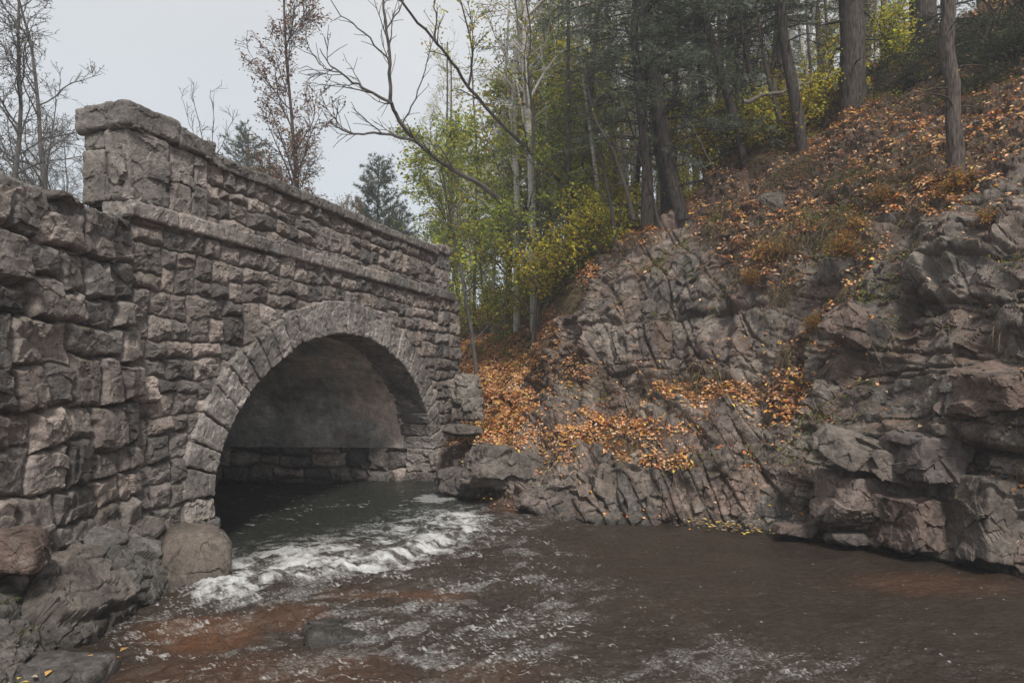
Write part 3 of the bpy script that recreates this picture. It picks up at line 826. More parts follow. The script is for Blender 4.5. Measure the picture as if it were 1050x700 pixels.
# ------------------------------------------------------------------ boulders
def boulder(label, loc, dims, col, seed, planes=14, rot=(0, 0, 0), mat=None, amp=.02, n=110, group=None, soft=8.0, flat=.75):
    r = np.random.RandomState(seed)
    th = np.linspace(0, 2 * math.pi, n * 2 + 1); ph = np.linspace(1e-3, math.pi - 1e-3, n)
    T, Pp = np.meshgrid(th, ph, indexing='ij')
    d = np.stack([np.sin(Pp) * np.cos(T), np.sin(Pp) * np.sin(T), np.cos(Pp)], -1).reshape(-1, 3)
    N_ = r.normal(size=(planes, 3)); N_ /= np.linalg.norm(N_, axis=1, keepdims=True)
    N_ = np.concatenate([N_, np.array([[0, 0, 1], [0, 0, -1], [1, .1, .1], [-1, 0, .1], [0, -1, .15], [0, 1, 0]])]); 
    N_ /= np.linalg.norm(N_, axis=1, keepdims=True)
    hgt = r.uniform(.70, 1.0, len(N_)); hgt[-6:] = flat
    dn = np.maximum(d @ N_.T, 1e-3)
    rad = 1.0 / (np.sum((dn / hgt) ** (soft * 2), axis=1) ** (1 / (soft * 2)))
    v = d * rad[:, None]
    v = v * (np.asarray(dims) / 2 / .8)
    R = rotm('z', rot[2]) @ rotm('y', rot[1]) @ rotm('x', rot[0]); v = v @ R.T
    q = v + seed * 5.1
    mx_ = max(dims); b1, g1, i1 = blocks(q, (.42 * mx_, .36 * mx_, .28 * mx_), seed, None, 1.1); b2, _, _ = blocks(q, (.12 * mx_,) * 3, seed + 5, None, 1.)
    nrm = v / (np.linalg.norm(v, axis=1, keepdims=True) + 1e-9)
    v = v + nrm * (b1 * amp * 2.4 + b2 * amp * .7 + fbm(q * 14, 3, seed) * amp * .5)[:, None]
    cc = np.asarray(col) * np.array([.88, .83, .78]) * (1 + .25 * fbm(q * 2, 3, seed + 9))[:, None]
    V = v + np.asarray(loc)
    o = bpy.data.objects.new('boulder', mesh_of('boulder', v, grid_faces(2 * n + 1, n), mat or M_BOULDER, cc))
    o.location = tuple(loc); link(o)
    return tag(o, label, 'boulder', group)

boulder('big smooth brown boulder in the water at the foot of the arch', at(194, 586, 7.25) + np.array([0, .1, .0]), (.80, .75, .95), (.15, .13, .115), 3, planes=5, soft=3, amp=.008, rot=(0, 8, 20))
boulder('rounded reddish brown stone resting on the mossy ledge', at(12, 560, 5.55), (.62, .5, .36), (0.2, 0.15, 0.131), 5, planes=9, soft=4, amp=.012)
boulder('flat pale wet rock with fallen leaves in the bottom left corner', at(66, 694, 5.05), (.78, .5, .26), (0.163, 0.156, 0.156), 7, planes=8, soft=6, amp=.010, flat=.7)
boulder('dark wet rock barely breaking the surface in the riffle', at(346, 655, 6.0), (.66, .56, .26), (.10, .10, .098), 10, planes=6, soft=4, amp=.01, rot=(0, 10, 20))
boulder('grey block perched on top of the lower one beside the bridge end', at(478, 401, 14.6), (.62, .6, .72), (0.237, 0.219, 0.2), 12, amp=.02, soft=7, n=60)
boulder('lower grey block wedged under another beside the bridge end', at(484, 419, 14.25), (.5, .5, .5), (0.213, 0.194, 0.181), 14, amp=.02, n=60, soft=7)
boulder('long flat slab at the foot of the bridge end', at(474, 441, 13.9), (.85, .6, .24), (0.138, 0.125, 0.112), 15, amp=.015, n=60)
boulder('large dark rounded outcrop boulder at the water right of the arch', at(514, 481, 12.05), (1.25, .9, .8), (0.175, 0.156, 0.144), 18, amp=.035, rot=(0, 12, 30))
boulder('small dark angular rock leaning against the outcrop by the foamy patch', at(470, 494, 12.6), (.75, .6, .5), (0.144, 0.131, 0.125), 21, amp=.025, n=70)
boulder('flat red brown stone lying at the cliff foot', at(815, 543, 9.45), (.62, .34, .20), (0.188, 0.144, 0.131), 24, amp=.012, n=60, flat=.7)
boulder('low wet slab beside the red brown stone at the cliff foot', at(868, 551, 8.95), (.55, .35, .16), (0.125, 0.112, 0.106), 27, amp=.015, n=60, flat=.7)
boulder('broad pale tilted slab jutting from the cliff above the water', at(882, 462, 9.0), (1.2, .85, .36), (.175, .155, .140), 31, amp=.028, rot=(14, 18, -12), soft=10, planes=3, flat=.72)
boulder('square face of dark rock under the tilted slab', at(876, 512, 9.05), (.9, .8, .72), (0.188, 0.156, 0.144), 33, amp=.028, rot=(0, 4, 15), soft=12, planes=3, flat=.72)
boulder('dark angular block right of the tilted slab', at(948, 468, 8.6), (.85, .9, .60), (0.144, 0.125, 0.122), 36, amp=.03, rot=(0, -4, 10), soft=12, planes=3, flat=.72)
boulder('upright jointed block standing in the water at far right', at(1008, 530, 8.1), (.62, .8, 1.0), (0.163, 0.144, 0.131), 39, amp=.025, rot=(0, 5, 10), soft=14, planes=3, flat=.72)
boulder('wet brown block with a dark cleft beside it at the waterline', at(935, 532, 8.6), (.72, .8, .66), (0.156, 0.119, 0.106), 42, amp=.03, rot=(0, -5, 20), soft=13, planes=3, flat=.72)
boulder('reddish bedded block overhanging high at the right edge', at(1040, 395, 7.95), (1.15, .9, .5), (.19, .142, .125), 45, amp=.035, rot=(5, -12, 10), soft=12, planes=3, flat=.72)
boulder('pale triangular block in the middle of the cliff', at(868, 332, 10.05), (.6, .5, .55), (0.194, 0.15, 0.131), 48, amp=.02, rot=(0, 30, 10), soft=14, planes=5)
boulder('smooth grey rock half buried in the slope below the pines', at(792, 216, 13.4), (.65, .6, .7), (.14, .125, .11), 51, amp=.02, n=60)
boulder('dark outcrop rock high on the leafy slope', at(925, 165, 12.6), (1.5, .9, .8), (.09, .08, .07), 54, amp=.06, rot=(0, -20, 10))
boulder('wide rounded rock face below the leafy ledge', at(655, 500, 11.2), (1.7, .8, .8), (.165, .142, .125), 57, amp=.035, rot=(0, 3, 5), soft=9, planes=4, flat=.74)
boulder('angular rock between the gravel bar and the ledge', at(560, 513, 11.2), (.95, .6, .5), (0.175, 0.15, 0.138), 60, amp=.04, n=80)

# ------------------------------------------------------------------ water
wpx = np.arange(-420, 1560, 2.1)
wy = np.exp(np.linspace(math.log(18.5), math.log(2.2), 980))
PXw, YW = np.meshgrid(wpx, wy, indexing='ij')
XW = (PXw - 525) / F * YW
pw = np.stack([XW.ravel(), YW.ravel(), np.zeros(XW.size)], 1)
def wpt(px, py): Y = 1540.0 / (py - 390.0); return ((px - 525) / F * Y, Y)
def segdist(x, y, pts):
    best = np.full(x.shape, 1e9); along = np.zeros(x.shape)
    tot = 0
    for (x0, y0), (x1, y1) in zip(pts[:-1], pts[1:]):
        dx, dy = x1 - x0, y1 - y0; L2 = dx * dx + dy * dy
        t = np.clip(((x - x0) * dx + (y - y0) * dy) / L2, 0, 1)
        d = np.hypot(x - x0 - t * dx, y - y0 - t * dy)
        along = np.where(d < best, tot + t * math.sqrt(L2), along); best = np.minimum(best, d); tot += math.sqrt(L2)
    return best, along
crest = [wpt(*a_) for a_ in ((226, 612), (270, 600), (330, 588), (400, 580), (440, 567), (478, 548), (500, 541))]
dC, aC = segdist(pw[:, 0], pw[:, 1], crest)
# upstream side = farther than the crest line
cy = np.interp(pw[:, 0], [c_[0] for c_ in crest], [c_[1] for c_ in crest])
up = pw[:, 1] > cy
wv = .35 * np.stack([fbm(pw * .9, 3, 601), fbm(pw * .9, 3, 602), 0 * pw[:, 0]], 1)
pq = pw + wv
step = ss(-.35, .35, pw[:, 1] - cy + .1 * fbm(pq * 2, 2, 600)) * ss(-4.5, -2.8, pw[:, 0]) 
inr = ss(.6, -.2, pw[:, 0])
lvl = .07 * step * inr
rap = np.exp(-(np.where(up, dC / 1.45, dC / .34)) ** 2) * ss(-.2, -.9, pw[:, 0] - .2)
chop = .25 + .9 * np.exp(-(dC / 1.9) ** 2) + .8 * np.exp(-(((pw[:, 0] + .4) / 2.2) ** 2 + ((pw[:, 1] - 6.3) / 2.2) ** 2)) + .5 * np.exp(-(((pw[:, 0] - 2.2) / 2.2) ** 2 + ((pw[:, 1] - 5.2) / .8) ** 2))
# ripples stretched across the flow
fl = pq @ rotm('z', -28).T
r1 = fbm(fl * np.array([1.7, 3.6, 1]), 3, 611)
r2 = 1 - np.abs(fbm(fl * np.array([4.5, 9.5, 1]), 3, 612)) * 2
r3 = 1 - np.abs(fbm(fl * np.array([12, 22, 1]), 3, 613)) * 2
r4 = fbm(pw * 38, 2, 614)
hw = (chop + .34) * (.040 * r1 + .024 * r2 + .013 * r3 + .004 * r4) + rap * (.040 * fbm(pq * np.array([3.1, 5, 1]), 5, 615) + .02 + .014 * fbm(pw * 22, 4, 616))
ridge = np.exp(-((pw[:, 1] - cy - .12) / .22) ** 2) * rap
hw += .03 * ridge * (.6 + fbm(pq * 2.5, 3, 618))
rk = at(340, 640, 6.15); hw += .0
zw = lvl + hw - .02
# froth, and sky glints on the ripples painted as a pale film
f1 = fbm(pq * np.array([5, 9, 1]), 4, 621) ; f2 = fbm(pq * np.array([16, 26, 1]), 3, 622)
# foamy threads: thin zero-crossing lines of a warped noise
ww = pw + .22 * np.stack([fbm(pw * 2.2, 3, 631), fbm(pw * 2.2, 3, 632), 0 * r1], 1)
th1 = np.abs(fbm(ww * np.array([3.4, 6.5, 1]), 4, 633)); th2 = np.abs(fbm(ww * np.array([8, 14, 1]), 3, 634)); th3 = np.abs(fbm(ww * np.array([17, 26, 1]), 2, 635))
net = np.maximum(ss(.040, .0, th1), np.maximum(ss(.055, .0, th2) * .8, ss(.06, .0, th3) * .55)) * ss(-.25, .35, fbm(pw * np.array([2.2, 3.5, 1]), 3, 636) + .1 + .35 * f2)
fs_ = fbm(fl * np.array([7, 24, 1]), 4, 623)
foam_and_glints = np.clip((rap ** .8) * 1.05 * (.30 + .70 * ss(-.35, .45, .9 * f1 + .4 * f2 + .6 * fs_)), 0, 1)
foam_and_glints = np.maximum(foam_and_glints, np.clip((chop - .30) * 1.3, 0, 1) * net * .85)
foam_and_glints = np.maximum(foam_and_glints, np.clip(chop - .22, 0, .9) * .46 * ss(-.45, .55, fbm(fl * np.array([2.6, 5, 1]), 5, 671) + .5 * fbm(fl * np.array([8, 15, 1]), 3, 672)))  # thin pale film over the chop: sky glints painted in with the froth colour
calm = ss(.1, 1.4, pw[:, 0]) * ss(5.2, 7.0, pw[:, 1])
F1v, F2v, IDv, _ = voro(pw * 8.5, 640)
fleck = ss(.17, .08, F1v) * (IDv > .70) * ss(-.2, .1, fbm(pw * np.array([1.2, 2.4, 1]), 2, 641))
F1v, _, IDv, _ = voro(pw * 17, 645)
fleck = np.maximum(fleck, ss(.22, .10, F1v) * (IDv > .76) * ss(-.1, .2, fbm(pw * np.array([1.5, 3, 1]), 2, 646)) * .9)
foam_and_glints = np.maximum(foam_and_glints, fleck * .75 * (1 - .5 * ss(8, 12, pw[:, 1])))
# streaks under the arch, and two quiet foamy patches
st = ss(.05, .0, np.abs(fbm(ww * np.array([2.2, 6, 1]), 3, 651))) * ss(.0, .3, fbm(pw * 1.1, 2, 652) + .1) * ss(9, 10.5, pw[:, 1]) * ss(-.8, -1.6, pw[:, 0])
foam_and_glints = np.maximum(foam_and_glints, st * .8)
for (a_, b_, rx, ry) in ((447, 515, .36, .55), (228, 588, .22, .42)):
    x0, y0 = wpt(a_, b_)
    foam_and_glints = np.maximum(foam_and_glints, .62 * ss(1.25, .7, np.hypot((pw[:, 0] - x0) / rx, (pw[:, 1] - y0) / ry) + .5 * f1))
# where the red brown bed shows through
bedm = np.zeros(len(pw))
for (a_, b_, rx, ry, k_) in ((195, 652, .6, .5, 1.), (405, 612, .75, .35, 1.), (300, 632, .4, .3, .6), (940, 598, 1.2, .5, .5), (520, 528, .5, .4, .6), (500, 690, .6, .3, .35), (290, 690, 1.3, .5, .45)):
    x0, y0 = wpt(a_, b_)
    bedm = np.maximum(bedm, k_ * ss(1.2, .3, np.hypot((pw[:, 0] - x0) / rx, (pw[:, 1] - y0) / ry) + .55 * fbm(pw * 1.6, 4, 660)))
m, nt, out = new_mat('creek_water')
fo = N(nt, 'ShaderNodeAttribute', attribute_name='foam_and_glints').outputs['Fac']; be = N(nt, 'ShaderNodeAttribute', attribute_name='bed').outputs['Fac']
geo = N(nt, 'ShaderNodeNewGeometry'); pos = geo.outputs['Position']
nA = noise_n(nt, pos, 1.3, 4, .6); nB = noise_n(nt, pos, 45, 4, .7); nC = noise_n(nt, pos, 9, 5, .7)
vault_reflect = N(nt, 'ShaderNodeAttribute', attribute_name='vault_reflect').outputs['Fac']
deep = mixc(nt, ramp(nt, nA, [(.3, 0.), (.7, 1.)]), (.030, .022, .017), (.046, .034, .026))
bedc = mixc(nt, ramp(nt, nC, [(.35, 0.), (.65, 1.)]), (.115, .052, .026), (.075, .042, .026))
deep = mixc(nt, vault_reflect, deep, (.024, .026, .022))  # dark reflection of the vault painted into the water colour below the arch
body = mixc(nt, math_n(nt, 'MULTIPLY', be, .9), deep, bedc)
sep = N(nt, 'ShaderNodeSeparateXYZ'); nt.links.new(pos, sep.inputs[0])
gl = N(nt, 'ShaderNodeBsdfPrincipled'); nt.links.new(body, gl.inputs['Base Color']); gl.inputs['Roughness'].default_value = .04; gl.inputs['IOR'].default_value = 1.33
mpw = N(nt, 'ShaderNodeMapping'); mpw.inputs['Rotation'].default_value = (0, 0, .45); mpw.inputs['Scale'].default_value = (1, 2.1, 1); nt.links.new(pos, mpw.inputs[0])
nD = noise_n(nt, mpw.outputs[0], 13, 5, .6, .6)
bp = N(nt, 'ShaderNodeBump'); bp.inputs['Strength'].default_value = .8; bp.inputs['Distance'].default_value = .03; nt.links.new(nD, bp.inputs['Height']); nt.links.new(bp.outputs[0], gl.inputs['Normal'])
fd = N(nt, 'ShaderNodeBsdfPrincipled'); fd.inputs['Base Color'].default_value = (.54, .54, .53, 1); fd.inputs['Roughness'].default_value = .55
mpf = N(nt, 'ShaderNodeMapping'); mpf.inputs['Rotation'].default_value = (0, 0, .5); mpf.inputs['Scale'].default_value = (1, 2.4, 1); nt.links.new(pos, mpf.inputs[0])
nE = noise_n(nt, mpf.outputs[0], 26, 8, .75, .8)
sm_ = math_n(nt, 'ADD', fo, math_n(nt, 'MULTIPLY', math_n(nt, 'SUBTRACT', nE, .5), 1.7))
fm_ = math_n(nt, 'MULTIPLY', math_n(nt, 'MULTIPLY', math_n(nt, 'SUBTRACT', sm_, .28), 1.15, True), math_n(nt, 'MULTIPLY', fo, 3.0, True), True)
mx = N(nt, 'ShaderNodeMixShader'); nt.links.new(fm_, mx.inputs[0]); nt.links.new(gl.outputs[0], mx.inputs[1]); nt.links.new(fd.outputs[0], mx.inputs[2]); nt.links.new(mx.outputs[0], out.inputs[0])
o = obj('creek', np.stack([pw[:, 0], pw[:, 1], zw], 1), grid_faces(len(wpx), len(wy)), m, None, None, True, dict(foam_and_glints=foam_and_glints, bed=bedm, vault_reflect=ss(.4, 2.2, pw[:, 1] - cy + .8 * fbm(pw * .8, 3, 680)) * ss(.6, -.6, pw[:, 0])))
tag(o, 'brown creek water breaking into white rapids below the arch', kind='structure')

# ------------------------------------------------------------------ fallen leaves
def leaf_quads(pos, d, nr_, L, W, fold=.25):
    side = np.cross(d, nr_); side /= np.linalg.norm(side, axis=1, keepdims=True) + 1e-9
    L = L[:, None]; W = W[:, None]
    m_ = pos + d * L * .45 + nr_ * L * fold * .5
    V = np.stack([pos, m_ + side * W * .5 , pos + d * L, m_ - side * W * .5], 1)
    V[:, 0] += nr_ * L * 0; 
    n = len(pos); f = np.arange(4 * n).reshape(n, 4)
    return V.reshape(-1, 3), f

def rand_leaves(rs, pos, size, palette, weights, flat=0., nrm=None, ar=.62, bri=(.7, 1.25), droop=0.):
    n = len(pos); d = rs.normal(size=(n, 3)); d[:, 2] -= droop
    nn = rs.normal(size=(n, 3))
    if nrm is not None: nn = nn * (1 - flat) + nrm * flat * 1.6
    nn /= np.linalg.norm(nn, axis=1, keepdims=True)
    d = d - (d * nn).sum(1, keepdims=True) * nn; d /= np.linalg.norm(d, axis=1, keepdims=True) + 1e-9
    L = rs.uniform(size[0], size[1], n)
    V, f = leaf_quads(pos, d, nn, L, L * ar * rs.uniform(.8, 1.2, n))
    pal = np.asarray(palette, float); k = rs.choice(len(pal), n, p=np.asarray(weights) / np.sum(weights))
    c = pal[k] * rs.uniform(bri[0], bri[1], n)[:, None]
    return V, f, np.repeat(c, 4, 0)

rs = np.random.RandomState(11)
G = CLIFF['G']; NF = nf
vis = (PXg > 440) & (PXg < 1350) & (CLIFF['row'] > 12)
nzv = NF[..., 2]
Pf = G.reshape(-1, 3)
patch = ss(-.15, .35, fbm(Pf * 1.3, 4, 81)).reshape(nzv.shape)
patch2 = ss(-.1, .25, fbm(Pf * 3.2, 3, 84)).reshape(nzv.shape)
wl = (.02 + ss(.35, .75, nzv)) * (.16 + patch * patch2)
wl *= .35 + 1.0 * CLIFF['soil']
def blob(cx, cyy, rx, ry, k): 
    return k * np.exp(-(((PXg - cx) / rx) ** 2 + ((PYg - cyy) / ry) ** 2))
bz = blob(620, 447, 75, 20, 6) + blob(720, 402, 60, 20, 6) + blob(590, 380, 38, 28, 1.8) + blob(700, 470, 60, 14, 2.5) + blob(800, 400, 30, 50, 2.6) + blob(845, 320, 22, 48, 2.2) + blob(790, 285, 40, 26, 2.0) + blob(870, 250, 35, 25, 2) + blob(505, 400, 34, 70, 8) + blob(980, 200, 60, 22, 2.2) + blob(900, 130, 60, 30, .8) + blob(720, 230, 60, 20, .7) + blob(740, 540, 14, 3, 3) + blob(600, 460, 60, 14, 3)
wl *= (.30 + 2.0 * bz + 1.5 * ss(.4, .8, CLIFF['soil']))
wl *= np.maximum(ss(.28, .5, nzv), .8 * ledge.reshape(nzv.shape) * ss(-.1, .3, nzv)) * (PYg > -60) * (G[..., 2] > .05)
wl = np.where(vis, wl, 0)
# area per vertex ~ size of the step
du = np.linalg.norm(np.gradient(G, axis=0), axis=2); dvv = np.linalg.norm(np.gradient(G, axis=1), axis=2)
wl *= np.minimum(du * dvv, .01)
pr = wl.ravel() / wl.sum()
idx = rs.choice(len(pr), 290000, p=pr)
pos = Pf[idx] + rs.normal(size=(len(idx), 3)) * .02 + NF.reshape(-1, 3)[idx] * .02
PAL = [(.68, .31, .12), (.74, .42, .21), (.70, .50, .33), (.30, .14, .07), (.76, .54, .10), (.56, .16, .055), (.44, .26, .16), (.72, .32, .06)]
V, f, c = rand_leaves(rs, pos, (.045, .085), PAL, [5, 5, 3.5, 2.5, 1.6, 1.8, 2.5, 3], .93, NF.reshape(-1, 3)[idx], ar=.6, bri=(.55, 1.15))
o = obj('leaf_litter', V, f, M_LITTER, c); tag(o, 'orange and brown fallen leaves scattered over the cliff and slope', kind='stuff')
# a few leaves on ledge, boulders and water's edge
pl = []
for (px_, py_, Y_, n_l, sp) in ((70, 688, 5.0, 9, .22), (90, 690, 5.0, 4, .15), (10, 690, 4.9, 14, .3), (760, 541, 10.0, 60, .25), (735, 536, 10.2, 60, .3), (520, 505, 12.0, 40, .4)):
    b_ = at(px_, py_, Y_); pl.append(b_ + rs.normal(size=(n_l, 3)) * np.array([sp, sp, .012]) + np.array([0, 0, .02]))
pl = np.concatenate(pl); up_ = np.tile(np.array([[0, 0, 1.]]), (len(pl), 1))
V, f, c = rand_leaves(rs, pl, (.05, .09), [(.55, .40, .10), (.5, .3, .1), (.40, .35, .25), (.55, .25, .05)], [3, 2, 2, 1], .85, up_)
o = obj('leaf_litter', V, f, M_LITTER, c); tag(o, 'yellow leaves lying at the waterline and on low rocks', kind='stuff')

# dry grass, roots and hanging stems on the slope
def strands(pos, dirs, L, W, bend, cols_):
    n = len(pos); side = np.cross(dirs, np.random.RandomState(4).normal(size=(n, 3))); side /= np.linalg.norm(side, axis=1, keepdims=True) + 1e-9
    rows_ = []
    for t_ in (0, .4, .75, 1.0):
        c_ = pos + dirs * (L * t_)[:, None] + bend * (t_ ** 2 * L)[:, None]
        wd = (W * (1 - .8 * t_))[:, None]
        rows_.append(c_ + side * wd); rows_.append(c_ - side * wd)
    V = np.stack(rows_, 1).reshape(-1, 3)
    b_ = np.arange(n)[:, None] * 8
    f = np.concatenate([b_ + np.array([[0, 1, 3, 2]]), b_ + np.array([[2, 3, 5, 4]]), b_ + np.array([[4, 5, 7, 6]])])
    return V, f, np.repeat(cols_, 8, 0)
wg = (ss(-.05, .3, fbm(Pf * 1.7, 3, 91)).reshape(nzv.shape)) * (.1 + CLIFF['soil']) * (PYg > -40) * (G[..., 2] > .5) * (1 + blob(870, 240, 60, 60, 5) + blob(800, 160, 90, 50, 2) + blob(690, 230, 40, 25, 2)) * ss(.9, .5, nzv)
wg = np.where(vis & (PXg > 560), wg, 0) * np.minimum(du * dvv, .01)
pr = wg.ravel() / wg.sum(); idx = rs.choice(len(pr), 15000, p=pr)
# strands gather in tufts
idx = np.repeat(idx[:4200], 8); pos = Pf[idx] + rs.normal(size=(len(idx), 3)) * .035
d = NF.reshape(-1, 3)[idx] * .6 + rs.normal(size=(len(idx), 3)) * .5 + np.array([0, -.1, .15]); d /= np.linalg.norm(d, axis=1, keepdims=True)
k = rs.choice(5, len(idx), p=[.34, .26, .2, .1, .1]); cc = np.array([(.24, .18, .11), (.15, .11, .07), (.30, .23, .14), (.13, .13, .04), (.28, .23, .06)])[k] * rs.uniform(.6, 1.1, len(idx))[:, None]
V, f, c = strands(pos, d, rs.uniform(.10, .38, len(idx)), np.full(len(idx), .0035), np.array([0, -.15, -.75]), cc)
o = obj('dry_grass', V, f, M_LITTER, c); tag(o, 'dry brown grass and stems hanging on the slope', kind='stuff')
# small green and yellow ground plants
wp = (ss(.1, .4, fbm(Pf * 1.1, 3, 95)).reshape(nzv.shape)) * ss(.2, .6, nzv) * (PYg > -40) * (G[..., 2] > .4) * (.12 + blob(870, 230, 60, 60, 1) + blob(600, 395, 40, 40, 1.5) + blob(800, 440, 60, 50, .6) + blob(1000, 280, 60, 60, .6) + blob(950, 60, 80, 40, 2) + blob(690, 215, 60, 20, .8) + blob(640, 270, 60, 30, .8) + blob(500, 350, 40, 20, 2.5))
wp = np.where(vis, wp, 0) * np.minimum(du * dvv, .01)
pr = wp.ravel() / wp.sum(); ci = rs.choice(len(pr), 1300, p=pr); idx = np.repeat(ci, 22)
pos = Pf[idx] + rs.normal(size=(len(idx), 3)) * np.array([.09, .09, .05]) + NF.reshape(-1, 3)[idx] * rs.uniform(.0, .16, (len(idx), 1))
V, f, c = rand_leaves(rs, pos, (.03, .07), [(.10, .14, .03), (.20, .22, .04), (.34, .30, .05), (.06, .09, .025), (.36, .15, .04)], [3, 3, 2, 3, 1.3], .3, NF.reshape(-1, 3)[idx], ar=.5)
o = obj('ground_plants', V, f, M_LEAF, c); tag(o, 'small green and yellow plants rooted in cracks of the cliff', kind='stuff')
# moss pads on the ledge
rs2 = np.random.RandomState(5)
sel = np.where(mossy > .5)[0]; sel = sel[rs2.randint(0, len(sel), 2500)] if len(sel) else np.array([0])
pos = LV[sel] + rs2.normal(size=(len(sel), 3)) * .01; d = rs2.normal(size=(len(sel), 3)) * .5 + np.array([0, 0, 1]); d /= np.linalg.norm(d, axis=1, keepdims=True)
V, f, c = strands(pos, d, rs2.uniform(.012, .035, len(sel)), np.full(len(sel), .003), np.array([0, 0, -.3]), np.array([(.09, .11, .02)]) * rs2.uniform(.5, 1.3, (len(sel), 1)))
o = obj('moss', V, f, M_LEAF, c); tag(o, 'green moss on the ledge under the retaining wall', kind='stuff')
# ------------------------------------------------------------------ trees
def unit(v): v = np.asarray(v, float); return v / (np.linalg.norm(v) + 1e-9)
def bpath(rs, start, d, L, n, wander, grav):
    pts = [np.asarray(start, float)]; d = unit(d)
    for _ in range(n):
        d = unit(d + rs.normal(size=3) * wander + np.array([0, 0, grav])); pts.append(pts[-1] + d * L / n)
    return np.array(pts)
def pt_on(pts, t):
    x = t * (len(pts) - 1); i = min(int(x), len(pts) - 2); f = x - i
    return pts[i] * (1 - f) + pts[i + 1] * f, unit(pts[i + 1] - pts[i])
def swing(rs, t, ang):
    a = rs.normal(size=3); a = unit(np.cross(t, a)); return unit(t * math.cos(ang) + a * math.sin(ang))

def grow(acc, L, rs, pts, r0, r1, lev, P, col):
    k = [9, 6, 4, 3, 3][min(lev, 4)]
    acc.tube(pts, np.linspace(r0, r1, len(pts)), k, col)
    if lev >= P['leaf_from']:
        n = P['leaf_n']
        for _ in range(n):
            p_, t_ = pt_on(pts, rs.uniform(.15, 1)); L.append(p_ + rs.normal(size=3) * P['spread'])
    if lev < P['levels']:
        n = P['n'][lev]
        for i in range(n):
            t = P['t0'][lev] + (1 - P['t0'][lev]) * (i + rs.rand()) / n
            p_, t_ = pt_on(pts, t)
            ang = rs.uniform(*P['ang'][lev]); d = swing(rs, t_, ang); d = unit(d + np.array([0, 0, P['up'][lev]]))
            Lb = P['len'][lev] * (1 - P['tap'] * (t - P['t0'][lev]) / (1 - P['t0'][lev] + 1e-6)) * rs.uniform(.65, 1.2)
            rr = (r0 + (r1 - r0) * t) * rs.uniform(.38, .6)
            rr = max(rr, P['rmin'] * 1.6)
            grow(acc, L, rs, bpath(rs, p_, d, Lb, [7, 6, 5, 4][lev], P['wander'], P['grav'][lev]), rr, max(rr * .3, P['rmin']), lev + 1, P, col)

def leafcrown(name, L, rs, size, pal, wts, keep=1., ar=.65, bri=(.65, 1.25)):
    L = np.array(L); 
    if keep < 1: L = L[rs.rand(len(L)) < keep]
    nn = np.tile(np.array([[0, -.25, .8]]), (len(L), 1))
    V, f, c = rand_leaves(rs, L, size, pal, wts, .55, nn, ar=ar, bri=bri, droop=.3)
    return mesh_of(name, V, f, M_LEAF, c)

def needles(rs, pos, dirs, n=7, ln=.11, wd=.010, col=(.035, .055, .028), spread=.75):
    pos = np.repeat(pos, n, 0); d = np.repeat(dirs, n, 0) + rs.normal(size=pos.shape) * spread
    d /= np.linalg.norm(d, axis=1, keepdims=True)
    s_ = np.cross(d, rs.normal(size=pos.shape)); s_ /= np.linalg.norm(s_, axis=1, keepdims=True) + 1e-9
    L = rs.uniform(.7, 1.2, (len(pos), 1)) * ln
    V = np.stack([pos + s_ * wd, pos - s_ * wd, pos + d * L], 1).reshape(-1, 3)
    f = np.arange(len(pos) * 3).reshape(-1, 3)
    k = rs.uniform(.6, 1.35, len(pos)); c = np.asarray(col) * k[:, None]; c[:, 0] *= rs.uniform(.8, 1.35, len(pos))
    return V, f, np.repeat(c, 3, 0)

